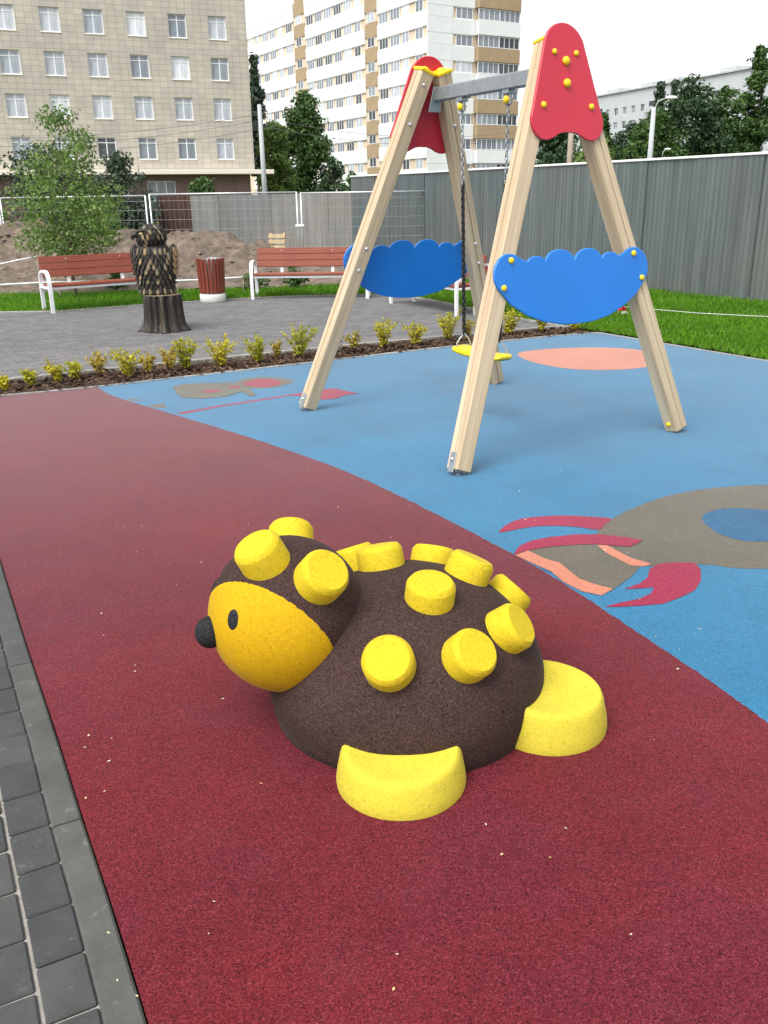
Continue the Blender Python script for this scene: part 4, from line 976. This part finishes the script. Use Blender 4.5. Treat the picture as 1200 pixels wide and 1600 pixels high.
for x, y, hh, wd_, mt, sd2, lb in LB: tree('bush', lb, (x, y, 0), hh, wd_, .15, .075, 5200, mt, .07, 30, 'bushes behind the mesh fence', sd2, cat='bush')
# weeds in the disturbed earth
for i, (x, y) in enumerate([(-2.35, 17.1), (-1.6, 17.3), (-5.0, 17.3)]):
    tree('weed', ['leafy weed behind the litter bin', 'leafy weed behind the middle bench', 'leafy weed behind the left bench'][i], (x, y, 0), .45, .6, .03, .035, 500, 'leaf_mid', .01, 8, 'weeds at the lawn edge', 60 + i, cat='weed')

# ================================================================== FENCES
def corrugated(width, height, pitch=.0958, depth=.0065):
    mb = MB(); n = int(round(width / pitch)); xs = []
    for k in range(n):
        x = k * pitch; xs += [(x, 0), (x + pitch * .38, 0), (x + pitch * .50, depth), (x + pitch * .88, depth)]
    xs.append((n * pitch, 0)); K = len(xs)
    vs = [V(x, y, z) for z in (0, height) for x, y in xs]; fs = [(i, i + 1, K + i + 1, K + i) for i in range(K - 1)]
    mb.add(vs, fs); return mb, n * pitch
def sheet_fence(name, label, p0, p1, height, mat, z=0, tilt=0, rail=True):
    p0, p1 = Vector(p0), Vector(p1); L = (p1 - p0).length; az = math.atan2(p1.y - p0.y, p1.x - p0.x)
    f = empty(name, (p0.x, p0.y, z), az); tag(f, label, 'fence')
    mb, _w = corrugated(1.245, height); w_ = 1.15; me = mb.mesh('sheet', mat); n = int(math.ceil(L / w_))
    for k in range(n): put('sheet', me, f, (k * w_, (k % 2) * .010 + random.uniform(0, .004), random.uniform(-.006, .006)), (random.uniform(-.003, .003), 0, 0))
    if rail: MB().cbox(-.02, n * w_ + .02, -.018, .045, height - .004, height + .034, .006).build('top_rail', 'white_paint', f)
    for zz in (.45, height * .55, height - .3): MB().box(0, n * w_, .045, .085, zz, zz + .04).build('rail', 'galv', f)
    for k in range(n // 2 + 1): MB().box(k * 2.3 - .03, k * 2.3 + .03, .090, .150, -.2, height - .03).build('post', 'galv', f)
    return f
FB = V(5.88, 13.73); FD = V(-.506, .863)
sheet_fence('metal_fence', 'tall grey corrugated metal fence along the right lawn', FB + FD * 13.1, FB - FD * 9.0, 2.12, 'fence_sheet')
sheet_fence('metal_fence', 'lower grey corrugated fence behind the mesh panels', (-6.62, 33.0), (-.9, 29.5), 1.78, 'fence_grey', z=-.02, rail=False)
sheet_fence('metal_fence', 'short dark brown corrugated fence section behind the mesh panel', (-8.0, 33.9), (-6.66, 33.2), 1.80, 'fence_brown', z=-.02, rail=False)
# welded-mesh site fence panels
def mesh_panel(x0, x1, y0, y1, zt, label):
    p0, p1 = V(x0, y0), V(x1, y1); L = (p1 - p0).length; f = empty('mesh_fence_panel', (x0, y0, 0), math.atan2(y1 - y0, x1 - x0)); tag(f, label, 'fence panel', 'welded mesh site fence panels')
    r = .021
    for x in (0, L): MB().tube([(x, 0, -.05), (x, 0, zt)], r, 8).build('post', 'galv_light', f)
    for z in (zt - .01, .14): MB().tube([(0, 0, z), (L, 0, z)], r * .9, 8).build('rail', 'galv_light', f)
    wr = MB(); n = int(L / .11)
    for k in range(1, n): wr.tube([(k * L / n, 0, .14), (k * L / n, 0, zt - .01)], .0022, 4, False)
    for z in (.30, .52, .74, .96, 1.18, 1.40, 1.60): wr.tube([(0, .004, z), (L, .004, z)], .0034, 4, False)
    wr.build('wire_mesh', 'galv', f)
    for x in (.02, L - .02): MB().cbox(x - .12, x + .12, -.30, .30, -.06, .07, .02).build('foot', 'kerb', f)
    return f
mesh_panel(-9.05, -5.46, 22.5, 22.0, 1.73, 'mesh site fence panel on the far left')
mesh_panel(-5.36, -1.93, 22.0, 22.0, 1.755, 'mesh site fence panel between the bird and the pallet')
mesh_panel(-1.83, 1.28, 22.0, 22.0, 1.735, 'mesh site fence panel behind the swing')
mesh_panel(-12.6, -9.15, 23.4, 22.6, 1.86, 'mesh site fence panel at the left edge')
MB().cbox(-.06, .14, -.04, .04, 0, .05, .008).build('fence_clamp', 'rope_white', None, loc=(-1.92, 21.96, .98))
tag(bpy.data.objects['fence_clamp'], 'white clamp joining two mesh fence panels', 'clamp')
# brace pole leaning in the left panel
br = MB().tube([(-6.95, 22.15, 1.62), (-6.62, 21.55, .35)], .022, 8).build('brace_pole', 'galv_light'); tag(br, 'grey pole leaning against the mesh fence by the young tree', 'pole')
# pallet
pal = empty('pallet', (-2.52, 20.9, .05), -.08); tag(pal, 'small wooden pallet leaning behind the middle bench', 'pallet')
for k in range(6): MB().cbox(0, .38, -.01, .012, .10 + k * .125, .19 + k * .125, .003).build('board', 'wood_pale', pal, mtx=Matrix.Rotation(-.12, 4, 'X'))
for x in (.02, .33): MB().cbox(x, x + .05, .014, .09, .02, .84, .003).build('bearer', 'wood_pale', pal, mtx=Matrix.Rotation(-.12, 4, 'X'))
# barrier rope on low pegs along the back of the lawn
rp = empty('barrier_rope', (0, 0, 0)); tag(rp, 'white rope on low pegs behind the left bench', 'rope')
pts = [(-9.0, 15.6, .28), (-7.2, 15.75, .26), (-5.6, 15.9, .30), (-3.6, 16.15, .27), (-2.45, 16.3, .30)]
MB().tube(spline(pts, 5), .014, 6).build('rope', 'rope_white', rp)
for x, y, z in pts: MB().tube([(x, y + .02, -.05), (x, y + .02, z + .03)], .012, 6).build('peg', 'pole_wood', rp)
rp2 = empty('guide_rope', (0, 0, 0)); tag(rp2, 'white rope sloping over the earth heap at the left edge', 'rope')
MB().tube([(-7.6, 17.3, .44), (-6.75, 17.2, .60), (-6.4, 17.2, .66)], .013, 6).build('rope', 'rope_white', rp2)
for p in ((-7.6, 17.3, .46), (-6.4, 17.2, .70)): MB().tube([(p[0], p[1] + .02, -.1), (p[0], p[1] + .02, p[2])], .014, 6).build('peg', 'pole_wood', rp2)
# string and knotted tape on the right lawn
st = empty('lawn_string', (0, 0, 0)); tag(st, 'thin white string stretched low across the right lawn', 'string')
MB().tube([(3.32, 12.62, .12), (4.2, 11.9, .10), (5.6, 10.75, .13)], .0032, 5).build('string', 'rope_white', st)
for p in ((3.32, 12.62, .13), (5.6, 10.75, .15)): MB().tube([(p[0], p[1], -.1), (p[0], p[1], p[2])], .010, 6).build('peg', 'pole_wood', st)
tp = empty('barrier_tape', (3.27, 12.5, 0)); tag(tp, 'knotted red and white barrier tape lying on the lawn', 'tape')
def ribbon(pts, w_, mat, nm):
    mb = MB(); vs = []
    for i, p in enumerate(pts): vs += [V(*p) + V(0, 0, -w_ / 2), V(*p) + V(.01, -.01, w_ / 2)]
    mb.add(vs, [(2 * i, 2 * i + 2, 2 * i + 3, 2 * i + 1) for i in range(len(pts) - 1)]); mb.build(nm, mat, tp)
ribbon([(-.10, 0, .15), (-.04, -.03, .20), (.02, 0, .22), (.05, .03, .17)], .045, 'rope_white', 'white_strip')
ribbon([(.0, -.02, .10), (.05, -.04, .12), (.10, 0, .09), (.13, .03, .06)], .06, 'tape_red', 'red_strip')
ribbon([(.04, -.05, .05), (.10, -.05, .06), (.14, -.02, .035)], .035, 'rope_white', 'white_strip')
# ================================================================== BUILDINGS
wcache = {}
def window_meshes(w_, h_, cols, key='', transom=False, fb_=.07):
    k = (w_, h_, cols, transom)
    if k not in wcache:
        f = MB(); t = fb_
        f.box(0, w_, -.04, .04, 0, t).box(0, w_, -.04, .04, h_ - t, h_).box(0, t, -.04, .04, t, h_ - t).box(w_ - t, w_, -.04, .04, t, h_ - t)
        for c in range(1, cols): x = w_ * c / cols; f.box(x - t * .55, x + t * .55, -.035, .035, t, h_ - t)
        if transom: f.box(t, w_ - t, -.03, .03, h_ * .74, h_ * .74 + t * .8)
        me = f.mesh('window', 'pvc'); panes = {}
        for g in ('glass_curtain', 'glass_mid', 'glass_dark'): panes[g] = MB().box(t * .5, w_ - t * .5, .0, .02, t * .5, h_ - t * .5).mesh('pane', g)
        wcache[k] = (me, panes)
    return wcache[k]
def add_window(parent, p, rz, w_, h_, cols, weights=(.5, .3, .2), transom=False):
    me, panes = window_meshes(w_, h_, cols, transom=transom)
    o = put('window', me, parent, p, (0, 0, rz)); g = random.choices(('glass_curtain', 'glass_mid', 'glass_dark'), weights)[0]
    put('pane', panes[g], o); return o
def cells_wall(L, H_, holes, depth, z0=0):
    """front wall in the xz plane (facing -y) with real window openings and reveals"""
    xs = sorted({0, L} | {round(v, 3) for h in holes for v in (h[0], h[1])}); zs = sorted({z0, H_} | {round(v, 3) for h in holes for v in (h[2], h[3])})
    mb = MB(); hs2 = [(round(a, 3), round(b, 3), round(c, 3), round(d, 3)) for a, b, c, d in holes]
    for i in range(len(xs) - 1):
        for j in range(len(zs) - 1):
            mx, mz = (xs[i] + xs[i + 1]) / 2, (zs[j] + zs[j + 1]) / 2
            if any(a < mx < b and c < mz < d for a, b, c, d in hs2): continue
            mb.add([(xs[i], 0, zs[j]), (xs[i + 1], 0, zs[j]), (xs[i + 1], 0, zs[j + 1]), (xs[i], 0, zs[j + 1])], [(0, 1, 2, 3)])
    for a, b, c, d in hs2:
        mb.add([(a, 0, c), (b, 0, c), (b, 0, d), (a, 0, d), (a, depth, c), (b, depth, c), (b, depth, d), (a, depth, d)], [(0, 4, 5, 1), (1, 5, 6, 2), (2, 6, 7, 3), (3, 7, 4, 0)])
    return mb
# ---- tan tiled building on the left; local x runs right to the corner, front faces -y
DX, DY = .93, .3676
Lb = 46.0; corner = V(-10.95, 84.0)
tb = empty('tiled_building', (corner.x - DX * Lb, corner.y - DY * Lb, 0), math.atan2(DY, DX)); tag(tb, 'tan tiled building with rows of white framed windows', 'building')
holes = []; wins = []
for r_, (zb, zt) in enumerate(((4.92, 6.62), (8.02, 9.76), (11.12, 12.86), (14.22, 15.96), (17.32, 19.06))):
    for c in range(13):
        xr = Lb - 1.72 - c * 3.30; x0 = xr - 1.50; holes.append((x0, xr, zb, zt)); wins.append((x0, zb, 1.50, zt - zb, r_))
mb = cells_wall(Lb, 21.2, holes, .22, z0=4.03)
mb.add([(Lb, 0, 4.03), (Lb, 14, 4.03), (Lb, 14, 21.2), (Lb, 0, 21.2), (0, 14, 4.03), (0, 14, 21.2), (0, 0, 4.03), (0, 0, 21.2)], [(0, 1, 2, 3), (1, 4, 5, 2), (4, 6, 7, 5), (3, 2, 5, 7)])
mb.build('wall', 'facade_tiles', tb)
for x0, zb, w_, h_, r_ in wins:
    o = add_window(tb, (x0, .18, zb), 0, w_, round(h_, 2), 2, (.78, .17, .05) if r_ else (.45, .45, .10), True)
sm = MB().cbox(-.05, 1.55, -.05, .20, -.06, 0, .01).mesh('sill', 'canopy')
for x0, zb, w_, h_, r_ in wins: put('sill', sm, tb, (x0, 0, zb - .002))
MB().cbox(16, Lb + 1.35, -1.5, .0 - .003, 3.70, 4.05, .02).build('canopy', 'canopy', tb)
gf = cells_wall(Lb - .4, 3.70, [(Lb - 9.4, Lb - 7.0, 1.6, 3.2), (Lb - 13.4, Lb - 11, 1.6, 3.2)], .2); gf.v = [(x, y + .15, z) for x, y, z in gf.v]
gf.add([(Lb - .4, .15, 0), (Lb - .4, 14, 0), (Lb - .4, 14, 3.7), (Lb - .4, .15, 3.7)], [(0, 1, 2, 3)])
gf.build('ground_floor_wall', 'brown_cladding', tb)
for x in (Lb - 9.4, Lb - 13.4): add_window(tb, (x, .30, 1.6), 0, 2.4, 1.6, 3, (.1, .4, .5))
# ---- white and tan tower block: local x along the right face, local y along the left face
tw = empty('tower_block', (5.70, 111.6, 0), math.atan2(.506, .863)); tag(tw, 'tall white panel block with tan balcony stripes', 'building')
SH = 2.76; ZR = 26.6
MB().box(.15, 12.75, .15, 60, 0, ZR).build('wall', 'panel_cream', tw)
MB().box(.10, 12.8, .10, 60.05, ZR - .02, ZR + .12).build('roof', 'roof_brick', tw)
span_c = {}
def panel(parent, L, H_, T, mat, p, rz):
    k = (round(L, 2), round(H_, 2), T, mat)
    if k not in span_c: span_c[k] = MB().cbox(0, L, 0, T, 0, H_, .02).mesh('wall_panel', mat)
    put('wall_panel', span_c[k], parent, p, (0, 0, rz))
rows = [5.27 + SH * k for k in range(-2, 8)]                 # window heads, right face
wh = 1.18
for i, zt in enumerate(rows):
    if zt > ZR - .3: continue
    zb = zt - wh; nz = zt + SH - wh if zt + SH < ZR else ZR
    # right face: spandrel above this row
    hh = min(nz, ZR) - zt
    for x0, x1 in ((0, 3.45), (3.45, 6.60)): panel(tw, x1 - x0 - .03, hh, .15, 'panel_white', (x0, -.0, zt), 0)
    panel(tw, 3.50, wh - .03, .14, 'panel_white', (.012, .008, zb + .015), 0)                                     # blank gable panels between rows
    add_window(tw, (3.95, .10, zb), 0, 2.30, wh, 3, (.35, .4, .25))
    tanrow = [True, True, False, True, True, False, True, False, True, True][i]
    panel(tw, 6.1, hh - .12, .75, 'panel_tan' if tanrow else 'panel_white', (6.66, -.60, zt + .06), 0)              # balcony parapet above this row
    add_window(tw, (6.72, -.42, zb), 0, 3.0, wh + .02, 4, (.35, .35, .3)); add_window(tw, (9.75, -.42, zb), 0, 2.95, wh + .02, 4, (.35, .35, .3))
    panel(tw, .10, wh + .1, .70, 'panel_white', (12.70, -.56, zb - .05), 0)
    # left face rows sit a little higher
    zl = zt + .62; zlb = zl - wh; hl = min(SH - wh, ZR + .6 - zl)
    if hl < .2: continue
    R90 = -PI / 2
    def lp(t, o_, z): return (o_, t, z)                      # left face point: distance t along, depth o_
    for t0, t1 in ((0, 5.6), (5.6, 11.2), (14.3, 19.9), (19.9, 25.5), (25.5, 31.0), (34.6, 40.4), (40.4, 46.2), (46.2, 52)):
        panel(tw, t1 - t0 - .03, hl, .15, 'panel_white', lp(t1 - .015 if t0 else t1 - .015, 0 + .0, zl), R90)
    for t0 in (.35, 3.3, 5.9, 8.5, 14.7, 17.5, 20.2, 23.0, 25.7, 28.3, 35, 37.8, 40.7, 43.4, 46.2, 49): add_window(tw, lp(t0 + 2.25, .10, zlb), R90, 2.05 if (int(t0 * 10) % 3) else 1.55, wh, 3 if (int(t0 * 10) % 3) else 2, (.40, .36, .24))
    for t0, t1 in ((11.25, 14.25), (31.05, 34.55)):
        panel(tw, t1 - t0, hl, .12, 'panel_tan', lp(t1, .03, zl + .55), R90); add_window(tw, lp(t1 - .6, .10, zlb + .62), R90, 1.7, wh - .05, 2, (.4, .35, .25))
    if i > 7: pass
for t0, t1 in ((0, 11.2), (14.3, 31), (34.6, 52)): panel(tw, t1 - t0, 1.0, .30, 'panel_white', (-.03, t1, ZR - .1), -PI / 2)
panel(tw, 3.4, 4.6, 3.0, 'panel_tan', (.2, 34.5, ZR - .2), -PI / 2)
MB().box(3, 9, 33, 40, ZR + .1, ZR + 3.0).build('roof_house', 'roof_brick', tw)
MB().box(2, 7, 55, 59, ZR + .1, ZR + 1.8).build('roof_house', 'roof_brick', tw)
# ---- distant pale flats on the right
fl_dir = V(.36, -.933); Lf = 95
fb0 = V(48.3, 216) - fl_dir * 30
fb = empty('block_of_flats', (fb0.x, fb0.y, 0), math.atan2(fl_dir.y, fl_dir.x)); tag(fb, 'long pale grey block of flats beyond the trees', 'building')
HF = 21.9; holes = []; SP = 3.05
bal = []
for r_ in range(7):
    zb = 1.0 + r_ * 2.75
    for c in range(30):
        if c % 6 in (4,): bal.append((c * SP + .3, zb - .35)); continue
        holes.append((c * SP + .8, c * SP + 2.15, zb, zb + 1.45))
mb = cells_wall(Lf, HF, holes, .25); mb.add([(0, 0, 0), (0, 12, 0), (0, 12, HF), (0, 0, HF), (Lf, 0, HF), (Lf, 12, HF)], [(0, 1, 2, 3), (3, 2, 5, 4)]); mb.build('wall', 'block_grey', fb)
for a, b, c, d in holes: add_window(fb, (a, .2, c), 0, 1.35, 1.45, 2, (.15, .5, .35))
for x, z in bal:
    o = MB().box(x, x + 2.6, -1.0, -.002, z, z + .14).box(x, x + 2.6, -1.0, -.95, z + .14, z + 1.05).box(x, x + .05, -.95, -.002, z + .14, z + 1.05).box(x + 2.55, x + 2.6, -.95, -.002, z + .14, z + 1.05).build('balcony', 'panel_seam', fb)
    MB().box(x + .3, x + 2.3, -.02, .02, z + .14, z + 2.15).build('balcony_door', 'glass_dark', o)
MB().box(-.3, Lf, -.4, 12.2, HF, HF + .25).build('roof', 'panel_seam', fb)
for x in (18, 30, 42, 50, 66): MB().box(x, x + 4.2, 3, 6, HF + .25, HF + 1.5).build('roof_house', 'panel_seam', fb)

# ================================================================== POLES, LAMPS, WIRES
def lamp_post(loc, h_, arm, label, r=.11, rz=0, mat='pole_concrete', k=1.0):
    p = empty('lamp_post', loc, rz); tag(p, label, 'lamp post'); MB().tube([(0, 0, -.1), (0, 0, h_)], [r, r * .7], 12).build('pole', mat, p)
    a = MB().tube([(0, 0, h_ - .15), (arm * .35, 0, h_ + .25), (arm, 0, h_ + .38)], .028 * k, 8).build('arm', mat, p)
    l_ = MB(); l_.ball((arm + .22 * k * (1 if arm > 0 else -1), 0, h_ + .39), (.28 * k, .13 * k, .085 * k), 16, 10); l_.build('lamp_head', 'white_paint', p); return p
cp = empty('concrete_pole', (-6.03, 50, 0)); tag(cp, 'pale concrete pole at the corner of the tan building', 'pole')
MB().tube([(0, 0, -.1), (-.06, 0, 6.2)], [.16, .10], 12).build('shaft', 'pole_concrete', cp)
lamp_post((12.75, 44.8, 0), 5.35, .55, 'tall pale street lamp in front of the right-hand trees', .15)
lamp_post((12.95, 43.6, 0), 3.1, .12, 'small lamp just above the tall fence', .04, k=.55)
lamp_post((19.9, 47.0, 0), 5.2, -.35, 'street lamp at the right edge of the picture', .10)
wp = empty('wooden_pole', (11.6, 58, 0)); tag(wp, 'weathered wooden pole below the red plate', 'pole'); MB().tube([(0, 0, -.1), (.05, 0, 6.2)], [.20, .16], 10).build('shaft', 'pole_wood', wp)
for i, (z0, dz, lb) in enumerate(((5.75, .0, 'highest thin wire across the tan building'), (5.45, -.1, 'middle thin wire across the tan building'), (5.05, -.1, 'lowest thin wire across the tan building'))):
    pts = [V(-6.09, 50, z0).lerp(V(-30, 43, z0 - .4 + dz), t / 12) + V(0, 0, -1.0 * 4 * (t / 12) * (1 - t / 12)) for t in range(13)]
    o = MB().tube(pts, .011, 5).build('utility_wire', 'wire'); tag(o, lb, 'wire', 'wires from the concrete pole')
for z0, lb in ((5.6, 'upper wire towards the white tower block'), (5.2, 'lower wire towards the white tower block')):
    pts = [V(-6.09, 50, z0).lerp(V(11.65, 58, z0 + .1), t / 12) + V(0, 0, -.9 * 4 * (t / 12) * (1 - t / 12)) for t in range(13)]
    o = MB().tube(pts, .010, 5).build('utility_wire', 'wire'); tag(o, lb, 'wire', 'wires from the concrete pole')
